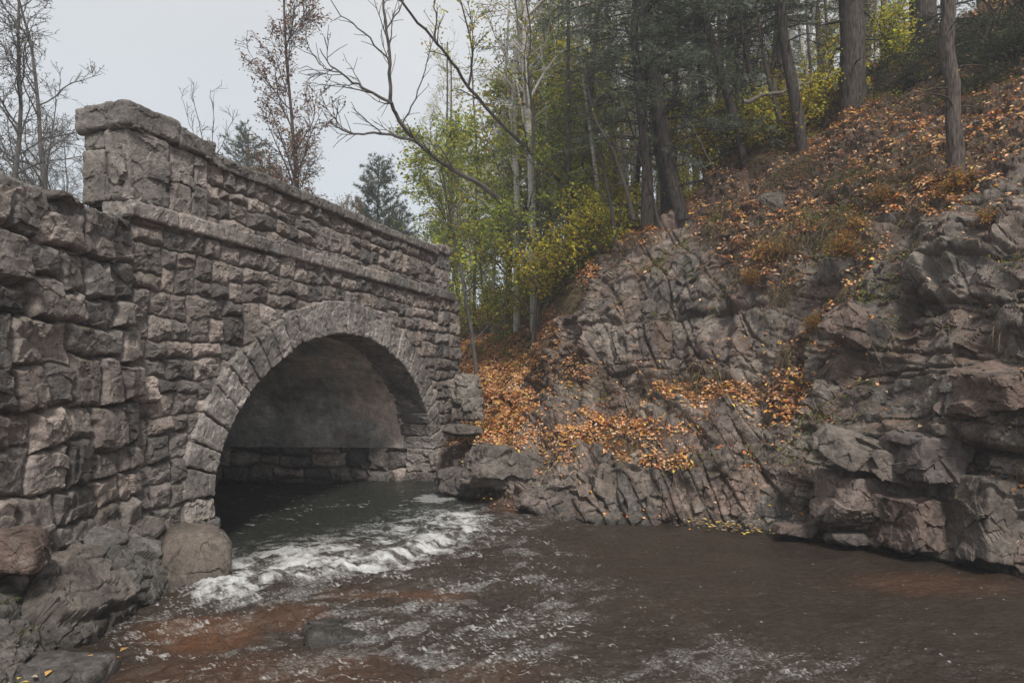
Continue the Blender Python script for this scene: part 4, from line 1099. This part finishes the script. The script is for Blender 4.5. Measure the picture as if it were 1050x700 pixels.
def conifer(rs, path, r0, r1, zfrom, blen, step, col, bark, ln=.11, wd=.010, tw=.16, droop=-.10, ang=(1.2, 1.6), dead_from=None, tuft=6, conical=True, spread=.75, side=None):
    """returns trunk mesh and crown mesh"""
    acc = Acc(); acc.tube(path, np.linspace(r0, r1, len(path)) * (1 + .06 * rs.normal(size=len(path))), 10, bark)
    tot = path[-1][2] - path[0][2]
    TP = []; TD = []
    z_ = path[0][2] + (dead_from if dead_from is not None else zfrom)
    while z_ < path[-1][2] - .1:
        t = (z_ - path[0][2]) / tot; p_, t_ = pt_on(path, t)
        live = z_ - path[0][2] > zfrom
        f_ = 1 - t if conical else min(1, 1.6 * (1 - t) + .15)
        nb = rs.randint(2, 5) if live else rs.randint(1, 3)
        for _ in range(nb):
            az = rs.uniform(0, 2 * math.pi); 
            a_ = rs.uniform(*ang)
            d = unit([math.sin(a_) * math.cos(az), math.sin(a_) * math.sin(az), math.cos(a_)])
            L_b = blen * (.25 + .75 * f_) * rs.uniform(.6, 1.15)
            if not live: L_b *= rs.uniform(.2, .7)
            bp_ = bpath(rs, p_, d, L_b, 7, .12, droop * .5)
            acc.tube(bp_, np.linspace(max(.012, r0 * .13), .005, 8), 4, np.asarray(bark) * .8)
            if not live:
                for _k in range(2):
                    q_, t2 = pt_on(bp_, rs.uniform(.3, .9)); acc.tube(bpath(rs, q_, swing(rs, t2, .8), L_b * .3, 3, .2, 0), [.006, .005, .004, .003], 3, np.asarray(bark) * .8)
                continue
            ns = max(3, int(L_b / tw))
            for i in range(ns):
                tt_ = .22 + .78 * (i + rs.rand()) / ns; q_, t2 = pt_on(bp_, min(tt_, .999))
                sd = np.cross(t2, [0, 0, 1.]); sd = unit(sd) * rs.choice([-1, 1])
                d2 = unit(t2 * .8 + sd * rs.uniform(.5, 1.0) + np.array([0, 0, rs.uniform(-.1, .25)]))
                l2 = L_b * .32 * (1.15 - tt_ * .6) * rs.uniform(.6, 1.2)
                e_ = q_ + d2 * l2
                acc.tube(np.array([q_, (q_ + e_) / 2 + np.array([0, 0, .02]), e_]), [.005, .004, .003], 3, np.asarray(bark) * .8)
                nt_ = max(2, int(l2 / .075))
                for j in range(nt_):
                    TP.append(q_ + (e_ - q_) * (j + 1) / nt_ + rs.normal(size=3) * .02); TD.append(d2)
        z_ += step * rs.uniform(.7, 1.3)
    if not TP: TP.append(path[-1]); TD.append(np.array([0, 0, 1.]))
    V, f, c = needles(rs, np.array(TP), np.array(TD), tuft, ln, wd, col, spread)
    return acc.mesh('trunk', M_BARK, True), mesh_of('crown', V, f, M_NEEDLE, c)

def put(kind, parts, loc, label, cat, group=None, rz=0., sc_=1., lean=(0, 0)):
    e = empty(kind, tuple(loc)); e.rotation_euler = (lean[0], lean[1], rz); e.scale = (sc_,) * 3
    for nm, me in parts:
        o = bpy.data.objects.new(nm, me); link(o, e)
    return tag(e, label, cat, group)

def trunkline(base, top, n=9, wob=.05, rs=None):
    """gently wavering line base->top, continued upward, relative to base"""
    t = np.linspace(0, 1, n)[:, None]; P = base + (top - base) * t
    if rs is not None: P[1:-1] += rs.normal(size=(n - 2, 3)) * np.array([wob, wob, 0])
    return P

GREEN = (.115, .150, .095)
# --- pines standing on the ridge (base pixel, where the stem leaves the frame, thickness in pixels)
pines = [
 ((699, 229), (658, 0), 14, 'dark pine with a leaning trunk, front one of the clump on the ridge', 1.9, .4),
 ((664, 212), (652, 0), 12, 'dark straight pine left of the leaning pine in the ridge clump', 2.2, 1.2),
 ((684, 198), (664, 0), 11, 'dark pine directly behind the leaning pine in the ridge clump', 2.4, 1.6),
 ((726, 160), (716, 0), 9, 'slender pine at the upper edge between the clump and the bend', 2.4, 2.2),
 ((766, 168), (720, 0), 9, 'slim pine leaning left on the ridge above the cliff', 2.6, .6),
 ((786, 130), (757, 0), 6, 'thin young pine left of the stout trunks on the upper slope', 2.4, .8),
 ((824, 106), (799, 0), 11, 'dark pine leaning left at the ridge crest, next to pale birches', 3.0, .4),
 ((875, 66), (872, 0), 24, 'stout thick pine trunk at the crest, top middle of the slope', 3.0, .3),
 ((948, 42), (945, -20), 26, 'stout dark pine trunk behind the evergreen shrubs at the top right', 3.0, .2),
]
for k, ((bx, by), (tx, ty), wpx_, lab, zf, extra) in enumerate(pines):
    rs = np.random.RandomState(300 + k)
    b = cast(bx, by + 2); Yb = b[1] + (extra * .8 if k < 7 and k not in (0, 4, 6) else 0)
    b = np.array([(bx - 525) / F * Yb, Yb, hill_z((bx - 525) / F * Yb, Yb)])
    topz = H - (ty - HY) / F * Yb; tp = np.array([(tx - 525) / F * Yb, Yb, topz])
    full = b + (tp - b) * max(1.0, 9.5 / max(topz - b[2], 1)); full[0] += (tp[0] - b[0]) * .0
    pth = trunkline(b - np.array([0, 0, .25]), full, 12, .035, rs) - b
    r = wpx_ / 2 / F * Yb
    tm, cm = conifer(rs, pth, r * 1.08, r * .35, zf, 2.3 if k < 7 else 2.0, .34, GREEN, (.058, .048, .042), ln=.12, wd=.0075, dead_from=.7, conical=False, tuft=6, droop=-.12)
    put('pine_tree', [('trunk', tm), ('crown', cm)], b, lab, 'tree')
# near trunk standing on the leafy slope at right
rs = np.random.RandomState(350); b = cast(980, 178); tp = np.array([(970 - 525) / F * b[1], b[1], H + 390 / F * b[1]]); full = b + (tp - b) * 2.2
pth = trunkline(b - np.array([0, 0, .3]), full, 12, .02, rs) - b
tm, cm = conifer(rs, pth, 8.0 / F * b[1], 5 / F * b[1], 4.6, 1.8, .3, GREEN, (.085, .068, .058), dead_from=1.3, conical=False)
put('pine_tree', [('trunk', tm), ('crown', cm)], b, 'nearest bare pine trunk rising from leafy soil at the right', 'tree')
# small curved and slanting stems at the foot of the clump
for k, (pl_, w_, lab) in enumerate([
    ([(650, 226), (642, 190), (630, 150), (612, 118), (600, 60)], 5, 'small curved stem at the left foot of the pine clump'),
    ([(632, 254), (628, 215), (622, 180), (612, 130), (606, 70)], 5, 'thin straight sapling lowest on the ridge left of the pines'),
    ([(676, 232), (670, 200), (655, 150), (640, 90)], 4, 'thin slanting stem between the pine trunks'),
    ([(800, 124), (790, 80), (783, 30), (775, -40)], 5, 'thin dark sapling beside the leaning crest pine')]):
    rs = np.random.RandomState(360 + k); b = cast(*pl_[0]); 
    pts = np.array([[(x - 525) / F * b[1], b[1] + .1 * i, H - (y - HY) / F * b[1]] for i, (x, y) in enumerate(pl_)])
    from_ = pts[0].copy(); pts = pts - from_
    acc = Acc(); Ls = []
    grow(acc, Ls, rs, pts, w_ / 2 / F * b[1], .012, 0, dict(levels=2, leaf_from=2, leaf_n=2, spread=.05, n=[9, 4], t0=[.3, .3], ang=[(.6, 1.1), (.5, .9)], up=[.1, .1], len=[1.0, .4], tap=.5, rmin=.005, wander=.12, grav=[0, 0]), (.06, .05, .042))
    put('sapling', [('trunk', acc.mesh('trunk', M_TWIG)), ('crown', leafcrown('crown', Ls, rs, (.05, .09), [(.22, .24, .04), (.4, .3, .05)], [2, 1], .5))], from_, lab, 'tree')

# --- templates
def tmpl_leafy(seed, hgt, r0, pal, wts, P, bark, matb, size, keep=1., ar=.65, lean=.03, bri=(.65, 1.25)):
    rs = np.random.RandomState(seed); acc = Acc(); L = []
    pts = bpath(rs, (0, 0, -.3), (rs.normal() * lean, rs.normal() * lean, 1), hgt, 12, .045, .06)
    grow(acc, L, rs, pts, r0, r0 * .18, 0, P, bark)
    return [('trunk', acc.mesh('trunk', matb, False)), ('crown', leafcrown('crown', L, rs, size, pal, wts, keep, ar, bri))]

YG = [(.30, .38, .055), (.44, .48, .06), (.60, .54, .07), (.20, .27, .05), (.68, .46, .05)]
PM = dict(levels=3, leaf_from=2, leaf_n=10, spread=.09, n=[18, 8, 4], t0=[.15, .2, .2], ang=[(.7, 1.3), (.5, 1.0), (.5, 1.0)], up=[.1, .05, 0], len=[2.6, 1.1, .5], tap=.55, rmin=.006, wander=.13, grav=[.02, 0, -.02])
maple = [tmpl_leafy(s_, 7.5, .07, YG, w_, PM, (.11, .10, .09), M_TWIG, (.085, .145), .60) for s_, w_ in ((1, [4, 4, 2, 2, .5]), (2, [2, 3, 4, 1, 1.5]), (3, [5, 4, 1, 4, .3]))]
PB = dict(levels=3, leaf_from=2, leaf_n=4, spread=.08, n=[26, 6, 3], t0=[.3, .2, .2], ang=[(.5, 1.0), (.4, .9), (.4, .9)], up=[.1, 0, 0], len=[2.2, .9, .4], tap=.6, rmin=.006, wander=.11, grav=[.0, -.02, -.05])
birch = [tmpl_leafy(s_, 13, .11, [(.35, .32, .06), (.25, .25, .06), (.42, .28, .06)], [2, 2, 1], PB, (.52, .50, .46), M_BIRCH, (.05, .09), .45) for s_ in (11, 12)]
PBR = dict(levels=3, leaf_from=2, leaf_n=1, spread=.04, n=[30, 7, 4], t0=[.12, .15, .15], ang=[(.5, 1.05), (.4, 1.0), (.4, 1.1)], up=[.10, .03, .0], len=[2.4, .9, .42], tap=.6, rmin=.005, wander=.17, grav=[.03, .0, -.02])
bare = [tmpl_leafy(s_, 11, .09, [(.13, .10, .06), (.2, .15, .06)], [2, 1], PBR, (.085, .075, .068), M_TWIG, (.045, .08), .9) for s_ in (21, 22, 23)]
def tmpl_pine(seed, hgt, r0, zf, bl, step, col, **kw):
    rs = np.random.RandomState(seed); pth = bpath(rs, (0, 0, -.3), (0, 0, 1), hgt, 12, .015, .1)
    a_, b_ = conifer(rs, pth, r0, .015, zf, bl, step, col, (.07, .058, .05), **kw); return [('trunk', a_), ('crown', b_)]
bigpine = [tmpl_pine(s_, 14, .17, 3.5, 2.9, .36, GREEN, ln=.15, wd=.011, tw=.22, tuft=6, conical=False) for s_ in (31, 32)]
youngpine = [tmpl_pine(s_, 8, .10, .6, 2.9, .14, (.10, .125, .085), ln=.17, wd=.014, tw=.13, tuft=7, ang=(.75, 1.15), droop=.06) for s_ in (41, 42)]
PS = dict(levels=2, leaf_from=1, leaf_n=9, spread=.07, n=[8, 5], t0=[.15, .15], ang=[(.4, 1.0), (.4, .9)], up=[.1, 0], len=[.75, .35], tap=.4, rmin=.004, wander=.15, grav=[0, -.02])
def shrub_t(seed, pal, wts, size=(.05, .09), stems=6, h=1.3, keep=.8):
    rs = np.random.RandomState(seed); acc = Acc(); L = []
    for _ in range(stems):
        a_ = rs.uniform(0, 6.28); pts = bpath(rs, (rs.normal() * .05, rs.normal() * .05, -.1), (math.cos(a_) * .45, math.sin(a_) * .45, 1), h * rs.uniform(.7, 1.1), 6, .1, .0)
        grow(acc, L, rs, pts, .010, .004, 0, PS, (.10, .08, .06))
    return [('stem', acc.mesh('stem', M_TWIG)), ('foliage', leafcrown('foliage', L, rs, size, pal, wts, keep))]
YEL = [(.74, .62, .06), (.60, .58, .06), (.42, .48, .06), (.74, .48, .06)]
shy = [shrub_t(51, YEL, [4, 3, 2, 2]), shrub_t(52, YEL, [2, 3, 4, 1])]
sho = [shrub_t(55, [(.50, .22, .06), (.42, .13, .03), (.50, .34, .07), (.22, .20, .04)], [4, 2, 3, 2], (.06, .10), 5, .7, .42)]
def yew_t(seed):
    rs = np.random.RandomState(seed); acc = Acc(); TP = []; TD = []
    for _ in range(26):
        a_ = rs.uniform(0, 6.28); pts = bpath(rs, (rs.normal() * .1, rs.normal() * .1, -.05), (math.cos(a_), math.sin(a_), .7), rs.uniform(.6, 1.2), 7, .12, -.12)
        acc.tube(pts, np.linspace(.014, .004, 8), 4, (.07, .055, .045))
        for i in range(14):
            q_, t2 = pt_on(pts, .2 + .78 * (i + rs.rand()) / 14.2); sd = unit(np.cross(t2, [0, 0, 1])) * rs.choice([-1, 1]); d2 = unit(t2 * .7 + sd)
            for j in range(4): TP.append(q_ + d2 * .07 * j); TD.append(d2)
    V, f, c = needles(rs, np.array(TP), np.array(TD), 7, .05, .006, (.045, .062, .022), .7)
    return [('stem', acc.mesh('stem', M_TWIG)), ('foliage', mesh_of('foliage', V, f, M_NEEDLE, c))]
yew = [yew_t(61), yew_t(62)]

rs = np.random.RandomState(900)
def gz(px, Y):
    x = (px - 525) / F * Y
    r = bvh.ray_cast(Vector((x, Y, 200)), Vector((0, 0, -1)))
    return np.array([x, Y, r[0].z if (r[0] and px > 452) else 3.4])

# --- trees beyond and left of the bridge
L1 = put('bare_tree', bare[0], gz(8, 17.5), 'tall bare grey tree at the left edge behind the retaining wall', 'tree', None, .5, .95)
put('bare_tree', bare[1], gz(43, 22), 'bare narrow tree with fine twigs, second from the left edge', 'tree', None, 2.2, 1.22)
put('bare_tree', bare[2], gz(-18, 20), 'bare tree cut by the left edge of the view', 'tree', None, 1.1, 1.0)
for k, (px_, Y_, sc_k) in enumerate(((70, 30, .85), (88, 34, .9), (20, 30, .95), (108, 36, .85), (-40, 28, .9), (50, 38, 1.05), (-5, 40, 1.1), (62, 26, .75), (30, 26, .9), (80, 40, 1.0))):
    put('bare_tree', bare[k % 3], gz(px_, Y_), 'pale bare tree in the thicket behind the retaining wall', 'tree', 'bare thicket trees behind the retaining wall', k * 1.3, sc_k)
put('young_pine', youngpine[0], gz(257, 34), 'dim young pine peeking over the parapet left of the russet birch', 'tree', None, .5, 1.42)
put('young_pine', youngpine[1], gz(384, 30), 'bushy grey green pine over the far half of the parapet', 'tree', None, 1.9, 1.08)
put('young_pine', youngpine[0], gz(408, 33), 'smaller grey pine at the right of the bushy one above the parapet', 'tree', None, 3.9, .92)
# russet birch with many small withered leaves
PR = dict(levels=3, leaf_from=2, leaf_n=5, spread=.07, n=[30, 8, 5], t0=[.12, .15, .15], ang=[(.35, .8), (.4, .9), (.4, .9)], up=[.15, .05, .0], len=[2.7, 1.1, .45], tap=.55, rmin=.006, wander=.1, grav=[.04, .0, -.03])
russet = tmpl_leafy(71, 15, .075, [(.22, .09, .06), (.30, .14, .06), (.14, .07, .05), (.40, .28, .09)], [4, 2, 3, 1.2], PR, (.075, .055, .048), M_TWIG, (.06, .11), .95)
put('russet_birch', russet, gz(309, 21), 'tall russet birch with small withered red brown leaves behind the parapet', 'tree', None, .9, 1.0, (.0, -.05))
GB = tmpl_leafy(72, 6.5, .07, [(.36, .26, .08), (.26, .22, .08), (.30, .16, .06)], [3, 2, 2], PR, (.10, .08, .07), M_TWIG, (.05, .09), .8)
put('small_tree', GB, gz(298, 25), 'low tawny leaved tree at the foot of the russet birch', 'tree', None, .4, 1.05)
put('small_tree', GB, gz(345, 27), 'low tawny leaved tree between russet birch and bushy pine', 'tree', None, 2.4, .85)

# --- the bare leaning tree whose limbs reach over the bridge
def limb(px_pts, Y0, Y1): 
    n = len(px_pts); return np.array([[(x - 525) / F * Y, Y, H - (y - HY) / F * Y] for (x, y), Y in zip(px_pts, np.linspace(Y0, Y1, n))])
def limbtree(name, label, limbs, P, seed, col, pal, wts, keep, mat=M_TWIG, size=(.04, .07)):
    rs = np.random.RandomState(seed); base = limbs[0][0][0].copy(); acc = Acc(); L = []
    for pts, r0, r1, lv in limbs:
        q_ = np.repeat(pts, 1, 0) - base
        tt_ = np.linspace(0, 1, len(q_)); t2 = np.linspace(0, 1, len(q_) * 3)
        q2 = np.stack([np.interp(t2, tt_, q_[:, i]) for i in range(3)], 1); q2[1:-1] = (q2[:-2] + q2[1:-1] * 2 + q2[2:]) / 4
        q2[1:-1] += rs.normal(size=q2[1:-1].shape) * .015
        grow(acc, L, rs, q2, r0, r1, lv, P, col)
    return put(name, [('trunk', acc.mesh('trunk', mat)), ('crown', leafcrown('crown', L, rs, size, pal, wts, keep))], base, label, 'tree')
PL = dict(levels=3, leaf_from=3, leaf_n=1, spread=.05, n=[7, 6, 5], t0=[.25, .12, .12], ang=[(.5, .9), (.4, .85), (.4, .85)], up=[.12, .10, .05], len=[1.6, 1.0, .5], tap=.4, rmin=.006, wander=.10, grav=[.02, .02, .0])
limbtree('leaning_tree', 'bare leaning tree with forked limbs reaching left over the bridge', [
    (limb([(575, 330), (556, 270), (530, 222), (500, 192), (467, 176), (440, 158), (424, 143), (405, 118), (400, 103)], 18.6, 16), .075, .045, 1),
    (limb([(400, 103), (400, 80), (399, 50), (395, 20), (391, -20), (388, -60)], 15.5, 15), .045, .02, 1),
    (limb([(402, 106), (385, 97), (368, 88), (350, 74), (338, 68), (328, 50)], 15.5, 14.6), .038, .010, 1),
    (limb([(424, 144), (405, 140), (385, 136), (365, 138), (350, 134), (340, 125)], 15.6, 14.8), .036, .010, 1),
    (limb([(350, 74), (335, 72), (322, 60), (312, 40)], 14.8, 14.4), .016, .008, 2),
    (limb([(412, 128), (425, 105), (437, 70), (446, 30)], 15.5, 15.2), .020, .008, 2),
    (limb([(398, 60), (375, 35), (352, 20), (335, -5)], 15.3, 14.6), .022, .008, 2),
    (limb([(396, 30), (412, 5), (420, -30)], 15.2, 15.2), .018, .008, 2)], PL, 81, (.10, .088, .08), [(.20, .13, .06), (.3, .22, .08)], [1, 1], .35)
limbtree('leaning_tree', 'dark slanting maple limb crossing the yellow green leaves', [
    (limb([(640, 300), (612, 235), (580, 190), (545, 158), (510, 122), (480, 90), (462, 60), (446, 43), (425, 18), (405, -8), (385, -40)], 18.5, 15.0), .052, .024, 1),
    (limb([(480, 90), (486, 60), (480, 30), (470, -5)], 15.6, 15.4), .03, .015, 1),
    (limb([(545, 158), (548, 120), (540, 80), (545, 40), (538, -10)], 16, 16), .04, .015, 1),
    (limb([(446, 43), (448, 15), (440, -15)], 15.2, 15), .022, .01, 2)], dict(PL, leaf_from=2, leaf_n=5, n=[9, 7, 5], spread=.08), 82, (.060, .050, .045), YG, [2, 2, 2, 1, 2], .75, size=(.07, .115))

limbtree('bare_tree', 'small fine fan shaped bare tree rising just right of the bridge pier', [
    (limb([(214, 230), (214, 200), (212, 170), (207, 140), (200, 112), (196, 86)], 18, 18), .022, .006, 1),
    (limb([(213, 180), (218, 150), (219, 120), (216, 92)], 18, 18.2), .014, .006, 1),
    (limb([(214, 185), (224, 160), (234, 135), (241, 112)], 18, 17.8), .013, .006, 1),
    (limb([(212, 172), (202, 150), (194, 125), (186, 100)], 18, 17.9), .012, .006, 1)], dict(PL, n=[5, 5, 4], len=[.8, .55, .3], rmin=.004), 83, (.10, .09, .08), [(.25, .15, .08)], [1], .5, size=(.035, .055))

# --- yellow green maples at the gap, birches, pines
lab_m = ['yellow green maple sapling nearest the far end of the bridge', 'leafy yellow green maple beside the path end', 'bright yellow green maple in front of the birches', 'thin maple with golden leaves left of the pine clump']
for k, (px_, Y_, t_, s_) in enumerate(((488, 18.6, 0, .90), (545, 17.6, 2, .84), (575, 20, 1, 1.0), (610, 18, 1, .62))):
    put('maple_tree', maple[t_], gz(px_, Y_), lab_m[k], 'tree', None, k * 1.7, s_, (0, -.06))
for k, (px_, Y_, t_, s_) in enumerate(((470, 30, 0, 1.1), (520, 22, 1, 1.15), (548, 21, 0, 1.25), (462, 24, 2, .9), (530, 27, 1, 1.1), (560, 31, 2, 1.2), (615, 28, 0, .9), (650, 26, 1, .75), (600, 36, 2, 1.1), (500, 38, 1, 1.2), (700, 24, 2, .55), (745, 24, 1, .55), (800, 25, 0, .5), (850, 24, 1, .5), (900, 24, 2, .5), (690, 32, 1, .7), (780, 32, 2, .6), (840, 32, 0, .6), (640, 42, 1, 1.1), (730, 40, 0, .8))):
    put('maple_tree', maple[t_], gz(px_, Y_), 'understory maple with yellow green leaves in the woods behind the ridge', 'tree', 'understory maples in the woods', k * 2.1, s_)
birch_lab = ['white birch with the clearest trunk left of the pine clump', 'white birch between the leaning pine and the slim pine', 'pale birch beside the leaning crest pine', 'twin pale birch right behind the crest pine']
for k, (px_, Y_, s_) in enumerate(((548, 19.5, 1.25), (700, 21, 1.), (790, 20, 1.1), (806, 19.5, 1.))):
    put('birch_tree', birch[k % 2], gz(px_, Y_), birch_lab[k], 'tree', None, k * 1.1, s_, (0, -.05))
for k, (px_, Y_, s_) in enumerate(((530, 20.5, 1.1), (565, 21, 1.15), (485, 34, 1.1), (520, 42, 1.1), (575, 27, 1.1), (598, 33, 1), (622, 25, 1), (640, 30, 1), (675, 27, 1), (715, 28, 1), (742, 26, 1), (765, 30, 1), (835, 24, 1), (850, 28, 1), (895, 22, .9), (915, 26, 1), (660, 38, 1), (545, 48, 1.2), (815, 34, 1), (455, 40, 1.0))):
    put('birch_tree', birch[k % 2], gz(px_, Y_), 'slim pale birch trunk deep in the woods behind the ridge', 'tree', 'birches deep in the woods', k * 1.9, s_, (rs.normal() * .03, rs.normal() * .04))
for k, (px_, Y_, s_) in enumerate(((588, 24, 1.), (560, 38, 1.0), (625, 36, 1), (705, 40, 1), (740, 25, .9), (790, 42, 1), (870, 34, 1), (520, 60, 1.2), (470, 55, 1.0), (1010, 24, .9), (960, 32, 1), (1090, 22, .9), (680, 55, 1.1), (600, 65, 1.2), (1250, 20, .9))):
    put('pine_tree', bigpine[k % 2], gz(px_, Y_), 'tall dark pine standing deep in the woods behind the ridge', 'tree', 'tall pines deep in the woods', k * 2.3, s_, (rs.normal() * .02, rs.normal() * .03))
# --- thin straight pole trees filling the woods
def pole_t(seed, hgt, r0, bark, matb):
    rs = np.random.RandomState(seed); acc = Acc(); L = []
    pts = bpath(rs, (0, 0, -.3), (rs.normal() * .03, rs.normal() * .03, 1), hgt, 14, .018, .02); acc.tube(pts, np.linspace(r0, r0 * .35, len(pts)), 8, bark)
    for i in range(34):
        p_, t_ = pt_on(pts, rs.uniform(.12, 1)); L_b = rs.uniform(.3, 1.5)
        bp_ = bpath(rs, p_, swing(rs, t_, rs.uniform(1.0, 1.5)), L_b, 5, .15, -.03); acc.tube(bp_, np.linspace(.013, .004, 6), 3, bark)
        for j in range(3):
            q_, t2 = pt_on(bp_, rs.uniform(.3, .95)); b2 = bpath(rs, q_, swing(rs, t2, .8), L_b * .4, 3, .2, 0); acc.tube(b2, [.006, .005, .004, .003], 3, bark); L += [b2[-1], b2[-2], b2[1]]
    return [('trunk', acc.mesh('trunk', matb, True)), ('crown', leafcrown('crown', L, rs, (.07, .12), YG, [2, 2, 3, 1, 2], .8))]
poles = [pole_t(91, 13, .085, (.075, .060, .050), M_BARK), pole_t(92, 13, .06, (.13, .115, .10), M_TWIG), pole_t(93, 13, .07, (.48, .46, .42), M_BIRCH)]
rs = np.random.RandomState(77)
for k in range(72):
    px_ = 560 + 350 * rs.rand() if k > 8 else 455 + 120 * rs.rand(); Y_ = rs.uniform(15.8, 27) if k > 8 else rs.uniform(22, 34)
    c0 = gz(px_, Y_)
    put('pole_tree', poles[[0, 0, 1, 2][k % 4]], c0, 'thin straight trunk among many in the woods on the ridge', 'tree', 'thin straight trunks in the woods', k * 1.3, rs.uniform(.8, 1.1), (rs.normal() * .03, rs.normal() * .03 - .03))
# --- shrubs
for k, (px_, py_, t_, s_) in enumerate(((498, 340, 1, 1.0), (520, 336, 0, .9), (548, 330, 1, 1.), (482, 338, 0, .9), (566, 318, 0, 1.), (590, 292, 0, 1.), (612, 270, 1, .9), (640, 238, 0, .9), (725, 185, 0, .85), (742, 170, 1, .85), (800, 122, 0, .8), (785, 135, 1, .7), (845, 92, 0, .8), (905, 50, 1, .9), (700, 215, 1, .5), (575, 310, 1, .7))):
    c0 = cast(px_, py_ + 4)
    put('shrub', shy[t_], gz(px_, c0[1] + .5), 'yellow green shrub along the edge of the woods', 'shrub', 'yellow green shrubs along the ridge edge', k * 1.4, s_ * 1.25)
for k, (px_, py_, s_) in enumerate(((790, 270, .9), (808, 262, .7), (770, 288, .6), (860, 262, .8), (878, 240, .7), (990, 196, .8), (905, 205, .6), (832, 335, .55), (1010, 230, .6), (745, 400, .4))):
    c0 = cast(px_, py_)
    put('shrub', sho[0], c0 - np.array([0, 0, .12]), 'small shrub with orange leaves growing on the cliff', 'shrub', 'orange leaved shrubs on the cliff', k * 1.4, s_ * .62)
for k, (px_, py_, s_) in enumerate(((958, 78, 1.1), (985, 60, 1.2), (1015, 45, 1.4), (1040, 62, 1.3), (925, 92, .8), (1000, 95, .9), (945, 50, 1.), (1030, 20, 1.3), (1080, 50, 1.4))):
    c0 = cast(px_, py_)
    put('evergreen_shrub', yew[k % 2], c0, 'dark low evergreen shrub drooping over the upper right slope', 'shrub', 'dark evergreen shrubs on the upper right slope', k * 1.2, s_)
# fallen trunks and dead sticks
for k, (p0, p1, r_, lab, off) in enumerate((((760, 110), (835, 88), .045, 'pale fallen trunk lying along the crest under the stout pine', .1), ((838, 86), (900, 74), .05, 'mossy fallen log below the stout pine', .1), ((705, 130), (740, 190), .02, 'thin dead stick leaning below the slim pine', .12))):
    a_ = cast(*p0); b_ = cast(*p1); n = 12; rs_ = np.random.RandomState(k)
    pts = np.array([a_ + (b_ - a_) * t for t in np.linspace(0, 1, n)]); pts += rs_.normal(size=pts.shape) * .02; pts[:, 2] += off
    acc = Acc(); acc.tube(pts, np.linspace(r_, r_ * .5, n), 8, (.17, .15, .13)); o = acc.build('fallen_log', M_TWIG); tag(o, lab, 'log')
# ------------------------------------------------------------------ camera, sky, light
cam = bpy.data.cameras.new('camera'); co = bpy.data.objects.new('camera', cam); link(co)
co.location = (0, 0, H); co.rotation_euler = (math.radians(90), 0, 0)
cam.sensor_width = 36; cam.lens = 36 * F / 1050.0; cam.shift_y = 40 / 1050.0
cam.clip_end = 2000; cam.clip_start = .05
sc.camera = co

w = bpy.data.worlds.new('World'); sc.world = w; w.use_nodes = True
nt = w.node_tree; nt.nodes.clear()
out = nt.nodes.new('ShaderNodeOutputWorld'); bg = nt.nodes.new('ShaderNodeBackground')
sky = nt.nodes.new('ShaderNodeTexSky'); sky.sky_type = 'NISHITA'; sky.sun_disc = False
EL, AZ = math.radians(50), math.radians(165)
sky.sun_elevation = EL; sky.sun_rotation = AZ
tc = nt.nodes.new('ShaderNodeTexCoord')
mp = nt.nodes.new('ShaderNodeMapping'); mp.inputs['Scale'].default_value = (1, 1, 2.2); nt.links.new(tc.outputs['Generated'], mp.inputs[0])
n1 = noise_n(nt, mp.outputs[0], 1.6, 5, .5, .4)
cl = mixc(nt, ramp(nt, n1, [(.35, 0.), (.68, 1.)]), (3.05, 3.15, 3.17), (4.05, 3.95, 3.82))
sx = N(nt, 'ShaderNodeSeparateXYZ'); nt.links.new(tc.outputs['Generated'], sx.inputs[0])
cl = mixc(nt, ramp(nt, sx.outputs[2], [(.12, .75), (.50, 0.)]), cl, (3.75, 4.35, 4.75))
mxs = mixc(nt, .90, sky.outputs[0], cl)
nt.links.new(mxs, bg.inputs[0]); bg.inputs[1].default_value = .12
nt.links.new(bg.outputs[0], out.inputs[0])
sl = bpy.data.lights.new('sun', 'SUN'); so = bpy.data.objects.new('sun', sl); link(so)
sl.energy = 2.6; sl.angle = math.radians(10); sl.color = (1, .96, .90)
d = Vector((math.sin(AZ) * math.cos(EL), math.cos(AZ) * math.cos(EL), math.sin(EL)))
so.rotation_euler = d.to_track_quat('Z', 'Y').to_euler()
sc.view_settings.view_transform = 'Standard'; sc.view_settings.look = 'None'; sc.view_settings.gamma = 1.0
sc.view_settings.exposure = 0.98; sc.view_settings.use_curve_mapping = False
sc.cycles.use_denoising = True
hz, hn, ho = new_mat('haze_air')
pv = N(hn, 'ShaderNodeVolumePrincipled'); pv.inputs['Color'].default_value = (.93, .95, 1, 1); pv.inputs['Density'].default_value = .0042; pv.inputs['Anisotropy'].default_value = .2
hn.links.new(pv.outputs[0], ho.inputs[1])
bx_ = np.array([(x, y, z) for x in (-156, 156) for y in (-146, 162) for z in (-1.8, 75)], float)
obj('haze', bx_, np.array([(0, 1, 3, 2), (4, 6, 7, 5), (0, 4, 5, 1), (2, 3, 7, 6), (0, 2, 6, 4), (1, 5, 7, 3)]), hz)
tag(bpy.data.objects['haze'], 'thin mist hanging in the valley air', kind='stuff')
sc.cycles.max_bounces = 6; sc.cycles.diffuse_bounces = 3; sc.cycles.glossy_bounces = 3; sc.cycles.transmission_bounces = 3; sc.cycles.transparent_max_bounces = 6
